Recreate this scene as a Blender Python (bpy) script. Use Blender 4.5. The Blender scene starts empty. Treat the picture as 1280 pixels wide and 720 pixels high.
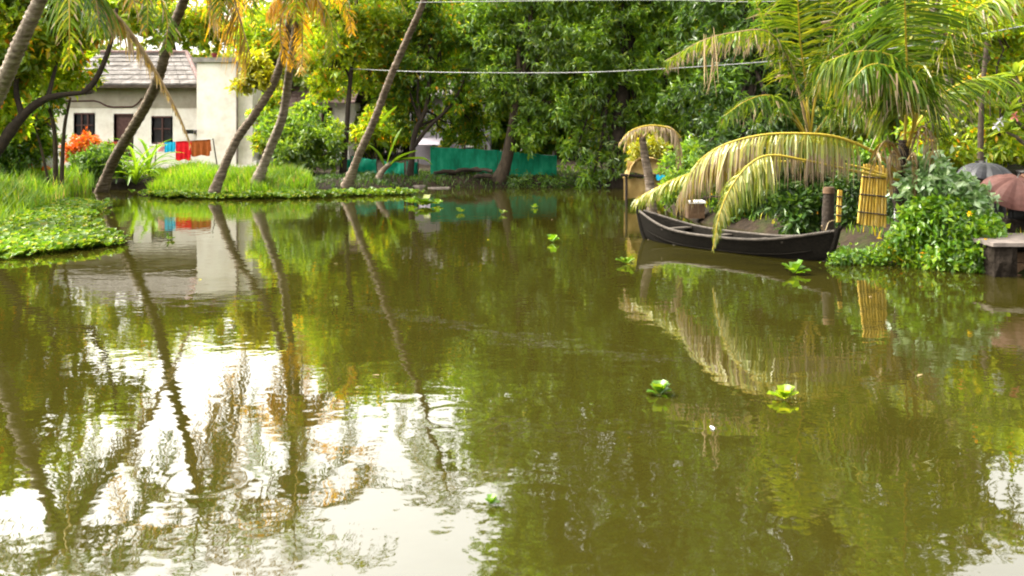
import bpy, math, random
import numpy as np
from mathutils import Vector

random.seed(7)
rng = np.random.default_rng(7)
R = math.radians
sc = bpy.context.scene
COL = sc.collection

# ------------------------------------------------------------------ camera
F = 1244.0          # focal length in pixels of a 1280 px wide picture
CAM_H = 2.4
HOR = 155.0         # horizon row
cam_d = bpy.data.cameras.new("camera")
cam = bpy.data.objects.new("camera", cam_d)
COL.objects.link(cam)
cam.location = (0, 0, CAM_H)
cam.rotation_euler = (R(90), 0, 0)
cam_d.sensor_width = 36
cam_d.lens = 36 * F / 1280
cam_d.shift_y = -(360 - HOR) / 1280
cam_d.clip_end = 3000
cam_d.clip_start = 0.1
cam_d.dof.use_dof = True
cam_d.dof.focus_distance = 17.5
cam_d.dof.aperture_fstop = 2.2
sc.camera = cam

# ------------------------------------------------------------------ sky, sun, exposure
SUN_EL, SUN_AZ = 52, -78     # high on the left, a little ahead
w = bpy.data.worlds.new("World")
sc.world = w
w.use_nodes = True
nt = w.node_tree
sky = nt.nodes.new("ShaderNodeTexSky")
sky.sky_type = 'NISHITA'
sky.sun_disc = False
sky.sun_elevation = R(SUN_EL)
sky.sun_rotation = R(SUN_AZ)
sky.air_density = 1.0
sky.dust_density = 6.0
sky.ozone_density = 1.0
hs = nt.nodes.new("ShaderNodeHueSaturation")       # a closed white cloud cover
hs.inputs['Saturation'].default_value = 0.12
bg = nt.nodes["Background"]
bg.inputs['Strength'].default_value = 0.15
nt.links.new(sky.outputs[0], hs.inputs['Color'])
wm = nt.nodes.new("ShaderNodeMixRGB")               # warm monsoon daylight
wm.blend_type = 'MULTIPLY'
wm.inputs[0].default_value = 1
wm.inputs[2].default_value = (1.07, 1.03, .92, 1)
nt.links.new(hs.outputs[0], wm.inputs[1])
nt.links.new(wm.outputs[0], bg.inputs['Color'])

sd = bpy.data.lights.new("sun", 'SUN')
sd.energy = 0.8
sd.angle = R(14)
sd.color = (1.0, 0.95, 0.86)
sun = bpy.data.objects.new("sun", sd)
COL.objects.link(sun)
az, el = R(SUN_AZ), R(SUN_EL)
to_sun = Vector((math.sin(az) * math.cos(el), math.cos(az) * math.cos(el), math.sin(el)))
sun.rotation_euler = to_sun.to_track_quat('Z', 'Y').to_euler()

sc.view_settings.view_transform = 'Standard'
sc.view_settings.look = 'None'
sc.view_settings.exposure = 2.7
sc.view_settings.gamma = 1
sc.view_settings.use_curve_mapping = False
sc.cycles.max_bounces = 6
sc.cycles.diffuse_bounces = 4
sc.cycles.glossy_bounces = 2
sc.cycles.transmission_bounces = 3
sc.cycles.caustics_reflective = False
sc.cycles.caustics_refractive = False
sc.cycles.use_denoising = True
sc.cycles.filter_width = 2.0


def P(px, py, D):
    return Vector(((px - 640) / F * D, D, CAM_H - (py - HOR) / F * D))


# ------------------------------------------------------------------ mesh builder
class MB:
    def __init__(self):
        self.v, self.f, self.n, self.m = [], [], 0, []
        self.sm = []

    def add(self, verts, faces, mat=0, smooth=False):
        verts = np.asarray(verts, dtype=np.float64).reshape(-1, 3)
        faces = np.asarray(faces, dtype=np.int64)
        self.v.append(verts)
        self.f.append(faces + self.n)
        self.m.append(np.full(len(faces), mat) if np.isscalar(mat) else np.asarray(mat))
        self.sm.append(np.full(len(faces), smooth))
        self.n += len(verts)

    def box(self, x0, x1, y0, y1, z0, z1, mat=0):
        v = [(x0, y0, z0), (x1, y0, z0), (x1, y1, z0), (x0, y1, z0),
             (x0, y0, z1), (x1, y0, z1), (x1, y1, z1), (x0, y1, z1)]
        self.add(v, [(0, 3, 2, 1), (4, 5, 6, 7), (0, 1, 5, 4), (1, 2, 6, 5), (2, 3, 7, 6), (3, 0, 4, 7)], mat)

    def tube(self, pts, radii, seg=8, mat=0, cap=True):
        pts = np.array([tuple(p) for p in pts], dtype=float)
        n = len(pts)
        radii = np.full(n, radii, dtype=float) if np.isscalar(radii) else np.asarray(radii, dtype=float)
        T = np.gradient(pts, axis=0)
        T /= np.linalg.norm(T, axis=1, keepdims=True) + 1e-9
        ref = np.array((0.13, 0.98, 0.1)) if abs(T[:, 1]).max() < 0.9 else np.array((1.0, 0.05, 0.1))
        U = np.cross(T, ref)
        U /= np.linalg.norm(U, axis=1, keepdims=True) + 1e-9
        V = np.cross(T, U)
        a = np.linspace(0, 2 * np.pi, seg, endpoint=False)
        ring = pts[:, None, :] + radii[:, None, None] * (np.cos(a)[None, :, None] * U[:, None, :] + np.sin(a)[None, :, None] * V[:, None, :])
        i, j = np.meshgrid(np.arange(n - 1), np.arange(seg), indexing='ij')
        j2 = (j + 1) % seg
        f = np.stack([i * seg + j, i * seg + j2, (i + 1) * seg + j2, (i + 1) * seg + j], -1).reshape(-1, 4)
        self.add(ring.reshape(-1, 3), f, mat, True)
        if cap:
            for k in (0, n - 1):
                c = np.vstack([ring[k], pts[k][None]])
                self.add(c, [(q, (q + 1) % seg, seg) for q in range(seg)], mat, True)

    def leaves(self, base, d, L, W, fold=0.15, mat=0):
        """one folded leaf per row"""
        n = len(base)
        if n == 0:
            return
        d = d / (np.linalg.norm(d, axis=1, keepdims=True) + 1e-9)
        r = rng.normal(size=(n, 3)) + np.array((0, 0, 1.2))
        wv = np.cross(d, r)
        wv /= np.linalg.norm(wv, axis=1, keepdims=True) + 1e-9
        nn = np.cross(wv, d)
        L = (L * rng.uniform(.7, 1.25, n))[:, None]
        W = (W * rng.uniform(.75, 1.25, n))[:, None]
        mid = base + d * L * .45
        v = np.stack([base, mid + wv * W * .5 + nn * W * fold, base + d * L - nn * L * .12, mid - wv * W * .5 + nn * W * fold], 1)
        f = np.arange(4 * n).reshape(n, 4)
        self.add(v.reshape(-1, 3), f, mat)

    def build(self, name, mats, parent=None, origin=(0, 0, 0), loc=None):
        me = bpy.data.meshes.new(name)
        V = np.vstack(self.v) - np.array(tuple(origin))
        me.vertices.add(len(V))
        me.vertices.foreach_set("co", V.astype(np.float32).ravel())
        sizes = np.concatenate([np.full(len(f), f.shape[1]) for f in self.f])
        loops = np.concatenate([f.ravel() for f in self.f])
        me.loops.add(len(loops))
        me.loops.foreach_set("vertex_index", loops.astype(np.int32))
        starts = np.concatenate([[0], np.cumsum(sizes)[:-1]])
        me.polygons.add(len(sizes))
        me.polygons.foreach_set("loop_start", starts.astype(np.int32))
        me.polygons.foreach_set("material_index", np.concatenate(self.m).astype(np.int32))
        me.polygons.foreach_set("use_smooth", np.concatenate(self.sm))
        for m in (mats if isinstance(mats, (list, tuple)) else [mats]):
            me.materials.append(m)
        me.update(calc_edges=True)
        me.validate()
        o = bpy.data.objects.new(name, me)
        COL.objects.link(o)
        if parent:
            o.parent = parent
        if loc is not None:
            o.location = loc
        return o


def tag(o, label=None, cat=None, group=None, kind=None):
    if label: o['label'] = label
    if cat: o['category'] = cat
    if group: o['group'] = group
    if kind: o['kind'] = kind
    return o


def empty(name, loc, label, cat, group=None):
    o = bpy.data.objects.new(name, None)
    COL.objects.link(o)
    o.location = loc
    o.empty_display_size = .2
    return tag(o, label, cat, group)


def dup(root, loc, rotz=0, scale=1, label=None, group=None):
    r = root.copy()
    COL.objects.link(r)
    r.location = loc
    r.rotation_euler = (0, 0, rotz)
    r.scale = (scale,) * 3 if np.isscalar(scale) else scale
    if label: r['label'] = label
    if group: r['group'] = group
    for ch in root.children:
        c = ch.copy()
        COL.objects.link(c)
        c.parent = r
        for g in ch.children:
            d = g.copy()
            COL.objects.link(d)
            d.parent = c
    return r


def curve_pts(pts, n=24):
    """Catmull-Rom through control points"""
    p = np.array([tuple(q) for q in pts], dtype=float)
    p = np.vstack([2 * p[0] - p[1], p, 2 * p[-1] - p[-2]])
    out = []
    m = len(p) - 3
    for t in np.linspace(0, m, n):
        i = min(int(t), m - 1)
        u = t - i
        a, b, c, d = p[i], p[i + 1], p[i + 2], p[i + 3]
        out.append(.5 * ((2 * b) + (-a + c) * u + (2 * a - 5 * b + 4 * c - d) * u * u + (-a + 3 * b - 3 * c + d) * u ** 3))
    return np.array(out)


# ------------------------------------------------------------------ materials
def mat_base(name):
    m = bpy.data.materials.new(name)
    m.use_nodes = True
    n = m.node_tree
    for x in list(n.nodes):
        n.nodes.remove(x)
    out = n.nodes.new("ShaderNodeOutputMaterial")
    return m, n, out


def ramp_node(n, stops):
    r = n.nodes.new("ShaderNodeValToRGB")
    e = r.color_ramp.elements
    while len(e) < len(stops):
        e.new(.5)
    for k, (p, c) in enumerate(stops):
        e[k].position = p
        e[k].color = (*c, 1)
    return r


def mat_leaf(name, stops, trans=.45, gloss=.06, rough=.4, island=True, scale=3):
    m, n, out = mat_base(name)
    r = ramp_node(n, stops)
    if island:
        g = n.nodes.new("ShaderNodeNewGeometry")
        n.links.new(g.outputs['Random Per Island'], r.inputs[0])
    else:
        t = n.nodes.new("ShaderNodeTexNoise")
        t.inputs['Scale'].default_value = scale
        n.links.new(t.outputs[0], r.inputs[0])
    # slow drift of the hue through the crown
    tc = n.nodes.new("ShaderNodeNewGeometry")
    no = n.nodes.new("ShaderNodeTexNoise")
    no.inputs['Scale'].default_value = .45
    no.inputs['Detail'].default_value = 3
    n.links.new(tc.outputs['Position'], no.inputs['Vector'])
    mr = n.nodes.new("ShaderNodeMapRange")
    mr.inputs[1].default_value = .3; mr.inputs[2].default_value = .7
    mr.inputs[3].default_value = .6; mr.inputs[4].default_value = 1.4
    n.links.new(no.outputs[0], mr.inputs[0])
    h = n.nodes.new("ShaderNodeHueSaturation")
    n.links.new(mr.outputs[0], h.inputs['Value'])
    n.links.new(r.outputs[0], h.inputs['Color'])
    d = n.nodes.new("ShaderNodeBsdfDiffuse")
    t = n.nodes.new("ShaderNodeBsdfTranslucent")
    g = n.nodes.new("ShaderNodeBsdfGlossy")
    g.inputs['Roughness'].default_value = rough
    n.links.new(h.outputs[0], d.inputs[0])
    h2 = n.nodes.new("ShaderNodeHueSaturation")
    h2.inputs['Hue'].default_value = .485
    h2.inputs['Value'].default_value = 1.3
    n.links.new(h.outputs[0], h2.inputs['Color'])
    n.links.new(h2.outputs[0], t.inputs[0])
    m1 = n.nodes.new("ShaderNodeMixShader"); m1.inputs[0].default_value = trans
    n.links.new(d.outputs[0], m1.inputs[1]); n.links.new(t.outputs[0], m1.inputs[2])
    m2 = n.nodes.new("ShaderNodeMixShader"); m2.inputs[0].default_value = gloss
    n.links.new(m1.outputs[0], m2.inputs[1]); n.links.new(g.outputs[0], m2.inputs[2])
    n.links.new(m2.outputs[0], out.inputs[0])
    return m


def mat_noise(name, c1, c2, scale=4, rough=.8, bump=.0, bscale=None, c3=None, stretch=(1, 1, 1), spec=.3, detail=6, trans=0):
    m, n, out = mat_base(name)
    b = n.nodes.new("ShaderNodeBsdfPrincipled")
    b.inputs['Roughness'].default_value = rough
    b.inputs['Specular IOR Level'].default_value = spec
    tc = n.nodes.new("ShaderNodeTexCoord")
    mp = n.nodes.new("ShaderNodeMapping")
    mp.inputs['Scale'].default_value = stretch
    n.links.new(tc.outputs['Object'], mp.inputs[0])
    no = n.nodes.new("ShaderNodeTexNoise")
    no.inputs['Scale'].default_value = scale
    no.inputs['Detail'].default_value = detail
    no.inputs['Roughness'].default_value = .65
    n.links.new(mp.outputs[0], no.inputs['Vector'])
    stops = [(.32, c1), (.68, c2)] if c3 is None else [(.3, c1), (.52, c2), (.7, c3)]
    r = ramp_node(n, stops)
    n.links.new(no.outputs[0], r.inputs[0])
    n.links.new(r.outputs[0], b.inputs['Base Color'])
    if bump:
        n2 = n.nodes.new("ShaderNodeTexNoise")
        n2.inputs['Scale'].default_value = bscale or scale * 4
        n2.inputs['Detail'].default_value = 4
        n.links.new(mp.outputs[0], n2.inputs['Vector'])
        bp = n.nodes.new("ShaderNodeBump")
        bp.inputs['Strength'].default_value = bump
        bp.inputs['Distance'].default_value = .03
        n.links.new(n2.outputs[0], bp.inputs['Height'])
        n.links.new(bp.outputs[0], b.inputs['Normal'])
    if trans:
        t = n.nodes.new("ShaderNodeBsdfTranslucent")
        n.links.new(r.outputs[0], t.inputs[0])
        mx = n.nodes.new("ShaderNodeMixShader"); mx.inputs[0].default_value = trans
        n.links.new(b.outputs[0], mx.inputs[1]); n.links.new(t.outputs[0], mx.inputs[2])
        n.links.new(mx.outputs[0], out.inputs[0])
    else:
        n.links.new(b.outputs[0], out.inputs[0])
    return m


ORANGE = (.72, .31, .008)
YELLOW = (.55, .40, .01)
M = {}
M['lime'] = mat_leaf("lime_leaves", [(0, (.11, .22, .004)), (.45, (.20, .31, .005)), (.9, (.34, .40, .008)), (.965, YELLOW), (.985, ORANGE)], trans=.55, gloss=.03)
M['mid'] = mat_leaf("mid_leaves", [(0, (.05, .13, .004)), (.5, (.10, .21, .005)), (.9, (.22, .31, .008)), (.99, YELLOW), (.996, ORANGE)], trans=.5, gloss=.03)
M['mango'] = mat_leaf("mango_leaves", [(0, (.06, .14, .006)), (.45, (.11, .23, .008)), (.85, (.2, .33, .01)), (1, (.3, .38, .014))], trans=.55, gloss=.05, rough=.4)
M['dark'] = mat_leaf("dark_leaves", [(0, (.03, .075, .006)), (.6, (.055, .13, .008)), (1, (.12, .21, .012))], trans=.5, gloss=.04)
M['far'] = mat_leaf("far_leaves", [(0, (.06, .13, .01)), (.5, (.15, .22, .012)), (.9, (.27, .31, .02)), (1, (.5, .4, .03))], trans=.5)
M['deep_shade'] = mat_leaf("shade_dark_leaves", [(0, (.014, .04, .004)), (.6, (.028, .075, .005)), (1, (.07, .13, .008))], trans=.35, gloss=.03)  # darker copy of the dark leaves, bank shade put into their colour
M['bluegreen'] = mat_leaf("bluegreen_leaves", [(0, (.07, .17, .03)), (.6, (.17, .31, .08)), (1, (.42, .54, .28))], trans=.35, gloss=.13)
M['bright'] = mat_leaf("bright_leaves", [(0, (.045, .13, .003)), (.6, (.10, .23, .004)), (1, (.22, .34, .008))], trans=.45)
M['orange'] = mat_leaf("orange_leaves", [(0, (.42, .09, .003)), (.6, (.6, .15, .006)), (.9, (.6, .26, .01)), (1, (.15, .25, .01))], trans=.4)
M['yellow'] = mat_leaf("yellow_leaves", [(0, (.27, .31, .005)), (.6, (.44, .40, .005)), (1, (.2, .3, .008))], trans=.5)
M['grass'] = mat_leaf("grass_blades", [(0, (.05, .14, .002)), (.5, (.10, .22, .003)), (.93, (.2, .30, .006)), (.97, (.34, .28, .05)), (1, (.3, .2, .07))], trans=.5, gloss=.04)
M['hyacinth'] = mat_leaf("hyacinth_leaves", [(0, (.04, .11, .003)), (.5, (.08, .17, .005)), (.9, (.16, .23, .01)), (1, (.26, .24, .03))], trans=.4, gloss=.04, rough=.5)
M['palm'] = mat_leaf("palm_leaflets", [(0, (.06, .12, .004)), (.5, (.11, .18, .006)), (1, (.27, .28, .010))], trans=.5, gloss=.02, rough=.35)
M['palm_green'] = mat_leaf("palm_green_leaflets", [(0, (.035, .085, .005)), (.6, (.065, .13, .007)), (1, (.17, .22, .008))], trans=.5, gloss=.02, rough=.35)
M['palm_yellow'] = mat_leaf("palm_yellow_leaflets", [(0, (.11, .16, .005)), (.5, (.21, .225, .008)), (1, (.33, .28, .025))], trans=.4, gloss=.07)
M['palm_gold'] = mat_leaf("palm_gold_leaflets", [(0, (.42, .24, .004)), (.5, (.58, .34, .005)), (1, (.5, .38, .01))], trans=.5)
M['dry'] = mat_leaf("dry_leaflets", [(0, (.12, .08, .035)), (.5, (.23, .165, .085)), (1, (.36, .28, .15))], trans=.3, gloss=.05)
M['brown_dry'] = mat_leaf("brown_leaflets", [(0, (.10, .07, .006)), (.5, (.21, .14, .008)), (1, (.34, .23, .015))], trans=.4, gloss=.05)
M['rachis'] = mat_noise("frond_stalk", (.26, .2, .012), (.36, .26, .03), 6, .5)
M['rachis_dry'] = mat_noise("dry_frond_stalk", (.16, .1, .045), (.28, .2, .1), 8, .6)
M['bark_palm'] = mat_noise("palm_bark", (.07, .054, .04), (.2, .165, .13), 4, .95, 1.0, 14, stretch=(1, 1, 3.5), c3=(.34, .3, .25), spec=.1)
M['bark_palm_dark'] = mat_noise("dark_palm_bark", (.045, .034, .025), (.145, .112, .085), 4, .95, 1.0, 14, stretch=(1, 1, 3.5), c3=(.28, .235, .19), spec=.1)
M['bark'] = mat_noise("tree_bark", (.02, .014, .009), (.06, .043, .028), 6, .9, .8, 20, stretch=(1, 1, .5))
M['bark_dark'] = mat_noise("dark_bark", (.01, .007, .005), (.035, .024, .016), 6, .9, .8, 20)
M['wall'] = mat_noise("lime_wash", (.58, .53, .46), (.76, .72, .66), 1.6, .9, .15, 30, spec=.1, c3=(.82, .79, .74))
M['wall_eave_shade'] = mat_noise("eave_shade_plaster", (.27, .24, .19), (.42, .38, .32), 1.6, .9, .15, 30)  # plaster colour darkened to carry the shade below the eave
M['wall_lilac'] = mat_noise("lilac_grey_plaster", (.22, .2, .23), (.34, .31, .36), 1.2, .9, .1, 30)
M['roof'] = mat_noise("grey_tiles", (.05, .045, .042), (.12, .11, .105), 2.5, .9, .5, 14, spec=.08, c3=(.22, .205, .2))
M['roof_pink'] = mat_noise("faded_pink_tiles", (.09, .055, .05), (.17, .125, .12), 3, .9, .5, 14, spec=.08)
M['cap'] = mat_noise("mossy_concrete", (.12, .11, .1), (.32, .3, .27), 3, .9, .3, 20)
M['frame'] = mat_noise("brown_window_wood", (.05, .02, .018), (.1, .045, .04), 8, .5)
M['white_paint'] = mat_noise("white_paint", (.7, .68, .65), (.82, .81, .79), 6, .6)
M['glass'] = mat_noise("dark_window_glass", (.012, .012, .014), (.03, .03, .035), 2, .08, spec=.6)
M['red_paint'] = mat_noise("red_oxide_paint", (.28, .03, .025), (.4, .06, .04), 5, .6)
M['net'] = mat_noise("green_shade_net", (.002, .12, .06), (.005, .25, .14), 3, .8, .4, 40, stretch=(1, 1, .4), trans=.35, c3=(.03, .34, .21))
M['tarp'] = mat_noise("teal_tarp", (.002, .2, .12), (.006, .33, .21), 3, .5, .5, 6, trans=.3)
M['wood_black'] = mat_noise("tarred_boat_planks", (.004, .0036, .003), (.015, .0125, .0095), 6, .85, .9, 24, stretch=(1, 6, 6), spec=.05)
M['wood_rim'] = mat_noise("worn_gunwale_wood", (.02, .016, .012), (.07, .056, .044), 7, .7, .5, 24)
M['wood'] = mat_noise("weathered_wood", (.025, .018, .013), (.08, .06, .045), 6, .85, .6, 24)
M['bamboo'] = mat_noise("woven_bamboo", (.3, .17, .014), (.5, .33, .05), 4, .8, .6, 22, c3=(.62, .46, .16), stretch=(4, 4, .7), trans=.15)
M['white_cloth'] = mat_noise("white_cloth", (.6, .6, .66), (.78, .78, .82), 5, .9, trans=.2)
M['red_cloth'] = mat_noise("red_cloth", (.55, .004, .012), (.72, .012, .025), 5, .9, trans=.2)
M['blue_cloth'] = mat_noise("blue_cloth", (.0, .34, .6), (.02, .45, .72), 5, .9, trans=.2)
M['brown_cloth'] = mat_noise("rust_brown_cloth", (.26, .06, .01), (.38, .1, .02), 5, .9, trans=.2)
M['pink_cloth'] = mat_noise("pink_cloth", (.6, .25, .3), (.75, .4, .42), 5, .9, trans=.2)
M['yellow_tarp'] = mat_noise("pale_yellow_tarp", (.34, .22, .07), (.5, .36, .15), 3, .6, .4, 8, trans=.25)
M['umb_grey'] = mat_noise("grey_umbrella_cloth", (.014, .014, .018), (.04, .04, .048), 5, .5, spec=.35)
M['umb_brown'] = mat_noise("brown_umbrella_cloth", (.075, .03, .025), (.14, .062, .053), 5, .6, spec=.2)
M['metal'] = mat_noise("dull_metal", (.2, .2, .2), (.35, .35, .35), 8, .4)
M['stone'] = mat_noise("dark_wet_stone", (.009, .007, .005), (.032, .025, .02), 5, .9, 1.0, 16, spec=.06)
M['slab'] = mat_noise("pale_slab", (.12, .10, .09), (.25, .21, .19), 4, .9, .6, 22, spec=.1)
M['brick_step'] = mat_noise("brown_step_stone", (.05, .028, .015), (.13, .075, .04), 5, .85, .6, 16)
M['skin'] = mat_noise("skin", (.16, .075, .045), (.22, .11, .07), 6, .5)
M['hair'] = mat_noise("black_hair", (.006, .005, .005), (.015, .012, .01), 20, .4)
M['maroon'] = mat_noise("maroon_shirt", (.09, .012, .014), (.15, .025, .025), 6, .9)
M['black_cloth'] = mat_noise("black_trousers", (.01, .01, .012), (.025, .025, .028), 6, .9)
M['wire'] = mat_noise("grey_cable", (.16, .16, .16), (.26, .26, .26), 6, .6)
M['flower'] = mat_noise("yellow_petals", (.8, .5, .01), (.85, .6, .02), 6, .6, trans=.3)
M['pink_flower'] = mat_noise("pink_petals", (.75, .2, .2), (.8, .35, .3), 6, .6, trans=.3)


def mat_ground():
    m, n, out = mat_base("bank_soil")
    b = n.nodes.new("ShaderNodeBsdfPrincipled")
    b.inputs['Roughness'].default_value = .95
    b.inputs['Specular IOR Level'].default_value = .15
    g = n.nodes.new("ShaderNodeNewGeometry")
    a = n.nodes.new("ShaderNodeTexNoise"); a.inputs['Scale'].default_value = .8; a.inputs['Detail'].default_value = 8
    c = n.nodes.new("ShaderNodeTexNoise"); c.inputs['Scale'].default_value = 9; c.inputs['Detail'].default_value = 5
    n.links.new(g.outputs['Position'], a.inputs['Vector']); n.links.new(g.outputs['Position'], c.inputs['Vector'])
    r1 = ramp_node(n, [(.35, (.011, .0075, .0045)), (.55, (.03, .02, .012)), (.68, (.024, .038, .005))])
    r2 = ramp_node(n, [(.3, (.5, .5, .5)), (.7, (1, 1, 1))])
    n.links.new(a.outputs[0], r1.inputs[0]); n.links.new(c.outputs[0], r2.inputs[0])
    mx = n.nodes.new("ShaderNodeMixRGB"); mx.blend_type = 'MULTIPLY'; mx.inputs[0].default_value = 1
    n.links.new(r1.outputs[0], mx.inputs[1]); n.links.new(r2.outputs[0], mx.inputs[2])
    n.links.new(mx.outputs[0], b.inputs['Base Color'])
    bp = n.nodes.new("ShaderNodeBump"); bp.inputs['Strength'].default_value = .8; bp.inputs['Distance'].default_value = .06
    n.links.new(c.outputs[0], bp.inputs['Height']); n.links.new(bp.outputs[0], b.inputs['Normal'])
    n.links.new(b.outputs[0], out.inputs[0])
    return m


def mat_water(rings):
    m, n, out = mat_base("murky_canal_water")
    b = n.nodes.new("ShaderNodeBsdfPrincipled")
    b.inputs['Base Color'].default_value = (.0195, .0172, .0026, 1)
    b.inputs['Roughness'].default_value = .0
    b.inputs['IOR'].default_value = 2.1
    g = n.nodes.new("ShaderNodeNewGeometry")

    def noise(scale, det, stretch=(1, 1, 1)):
        mp = n.nodes.new("ShaderNodeMapping"); mp.inputs['Scale'].default_value = stretch
        n.links.new(g.outputs['Position'], mp.inputs[0])
        t = n.nodes.new("ShaderNodeTexNoise")
        t.inputs['Scale'].default_value = scale; t.inputs['Detail'].default_value = det
        n.links.new(mp.outputs[0], t.inputs['Vector'])
        return t.outputs[0]

    def math_(op, a, b_=None, c_=None):
        x = n.nodes.new("ShaderNodeMath"); x.operation = op
        for k, q in enumerate((a, b_, c_)):
            if q is None: continue
            if isinstance(q, (int, float)): x.inputs[k].default_value = q
            else: n.links.new(q, x.inputs[k])
        return x.outputs[0]
    # heights in metres: long lazy swell, wind ripples, fine shiver; ripples come and go in patches
    swell = math_('MULTIPLY', noise(.55, 1), .006)
    rip = math_('MULTIPLY', noise(2.6, 2, (1, 1.25, 1)), .0024)
    patch = noise(.25, 2)
    pm = n.nodes.new("ShaderNodeMapRange")
    pm.inputs[1].default_value = .4; pm.inputs[2].default_value = .62; pm.inputs[3].default_value = .35; pm.inputs[4].default_value = 1.3
    n.links.new(patch, pm.inputs[0])
    fine = math_('MULTIPLY', math_('MULTIPLY', noise(11, 2), .0005), pm.outputs[0])
    h = math_('ADD', math_('ADD', swell, rip), fine)
    sep = n.nodes.new("ShaderNodeSeparateXYZ")
    n.links.new(g.outputs['Position'], sep.inputs[0])
    for (cx, cy, r0, amp, k) in rings:
        dx = math_('SUBTRACT', sep.outputs[0], cx); dy = math_('SUBTRACT', sep.outputs[1], cy)
        d = math_('SQRT', math_('ADD', math_('MULTIPLY', dx, dx), math_('MULTIPLY', dy, dy)))
        e = math_('SUBTRACT', d, r0)
        fall = math_('EXPONENT', math_('MULTIPLY', math_('MULTIPLY', e, e), -1 / (r0 * .35) ** 2))
        wv = math_('MULTIPLY', math_('MULTIPLY', math_('SINE', math_('MULTIPLY', d, k)), fall), amp)
        h = math_('ADD', h, wv)
    bp = n.nodes.new("ShaderNodeBump")
    bp.inputs['Strength'].default_value = 1
    bp.inputs['Distance'].default_value = 1
    n.links.new(h, bp.inputs['Height'])
    n.links.new(bp.outputs[0], b.inputs['Normal'])
    n.links.new(b.outputs[0], out.inputs[0])
    return m


# ------------------------------------------------------------------ ground and water
SHORE = np.array([(-16, -40), (-13, 6), (-11.2, 17), (-11.8, 22), (-14.0, 29), (-15.3, 34), (-15.0, 36.5), (-13.2, 36.5), (-12.3, 34.2),
                  (-9.5, 33), (-7, 33.4), (-4.5, 35), (-3.6, 37.2), (-1, 37.8), (2, 38.3), (4.6, 37.5), (4.9, 33), (4.3, 28), (4.6, 24),
                  (6.2, 20.5), (6.3, 18.3), (7.0, 17.0), (8.0, 16.1), (8.6, 13), (10, 6), (13, -40)], dtype=float)


def shore_dist(x, y):
    """signed distance to the canal: positive on land"""
    x, y = np.asarray(x, float), np.asarray(y, float)
    best = np.full(x.shape, 1e9)
    inside = np.zeros(x.shape, bool)
    for k in range(len(SHORE)):
        a, b = SHORE[k], SHORE[(k + 1) % len(SHORE)]
        ab = b - a
        t = np.clip(((x - a[0]) * ab[0] + (y - a[1]) * ab[1]) / (ab @ ab), 0, 1)
        best = np.minimum(best, np.hypot(x - a[0] - t * ab[0], y - a[1] - t * ab[1]))
        c = (a[1] > y) != (b[1] > y)
        with np.errstate(divide='ignore', invalid='ignore'):
            xi = a[0] + (y - a[1]) / (ab[1] if ab[1] != 0 else 1e-9) * ab[0]
        inside ^= c & (x < xi)
    return np.where(inside, -best, best)


def hgt(x, y):
    s = shore_dist(x, y)
    n = .07 * np.sin(1.7 * x + .6 * y) * np.sin(1.3 * y - .4 * x) + .035 * np.sin(4.1 * x + 2 * y)
    land = .42 * (1 - np.exp(-np.maximum(s, 0) / .45)) + n * np.clip(s / .6, 0, 1)
    return np.where(s > 0, land, np.maximum(s * .7, -1.0))


def H(x, y):
    return float(hgt(np.array([x]), np.array([y]))[0])


def make_ground():
    xs = np.concatenate([[-900, -300, -120, -60, -40, -28], np.arange(-24, 24.01, .3), [28, 40, 60, 120, 300, 900]])
    ys = np.concatenate([[-600, -200, -80, -40, -20], np.arange(-8, 62.01, .35), [66, 75, 90, 120, 200, 400, 900, 1800]])
    X, Y = np.meshgrid(xs, ys, indexing='ij')
    Z = hgt(X.ravel(), Y.ravel())
    nx, ny = len(xs), len(ys)
    i, j = np.meshgrid(np.arange(nx - 1), np.arange(ny - 1), indexing='ij')
    f = np.stack([i * ny + j, (i + 1) * ny + j, (i + 1) * ny + j + 1, i * ny + j + 1], -1).reshape(-1, 4)
    mb = MB()
    mb.add(np.stack([X.ravel(), Y.ravel(), Z], 1), f, 0, True)
    tag(mb.build("ground", mat_ground()), kind="structure")


make_ground()


def W(px, py):
    D = F * CAM_H / (py - HOR)
    return ((px - 640) / F * D, D)


rings = [(*W(572, 520), .3, .00055, 30), (*W(262, 600), .26, .0005, 30), (*W(660, 650), .6, .0004, 22), (*W(860, 690), .5, .0003, 24)]
mb = MB()
mb.add([(-45, -45, 0), (45, -45, 0), (45, 45, 0), (-45, 45, 0)], [(0, 1, 2, 3)])
tag(mb.build("water", mat_water(rings)), kind="structure")


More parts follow.
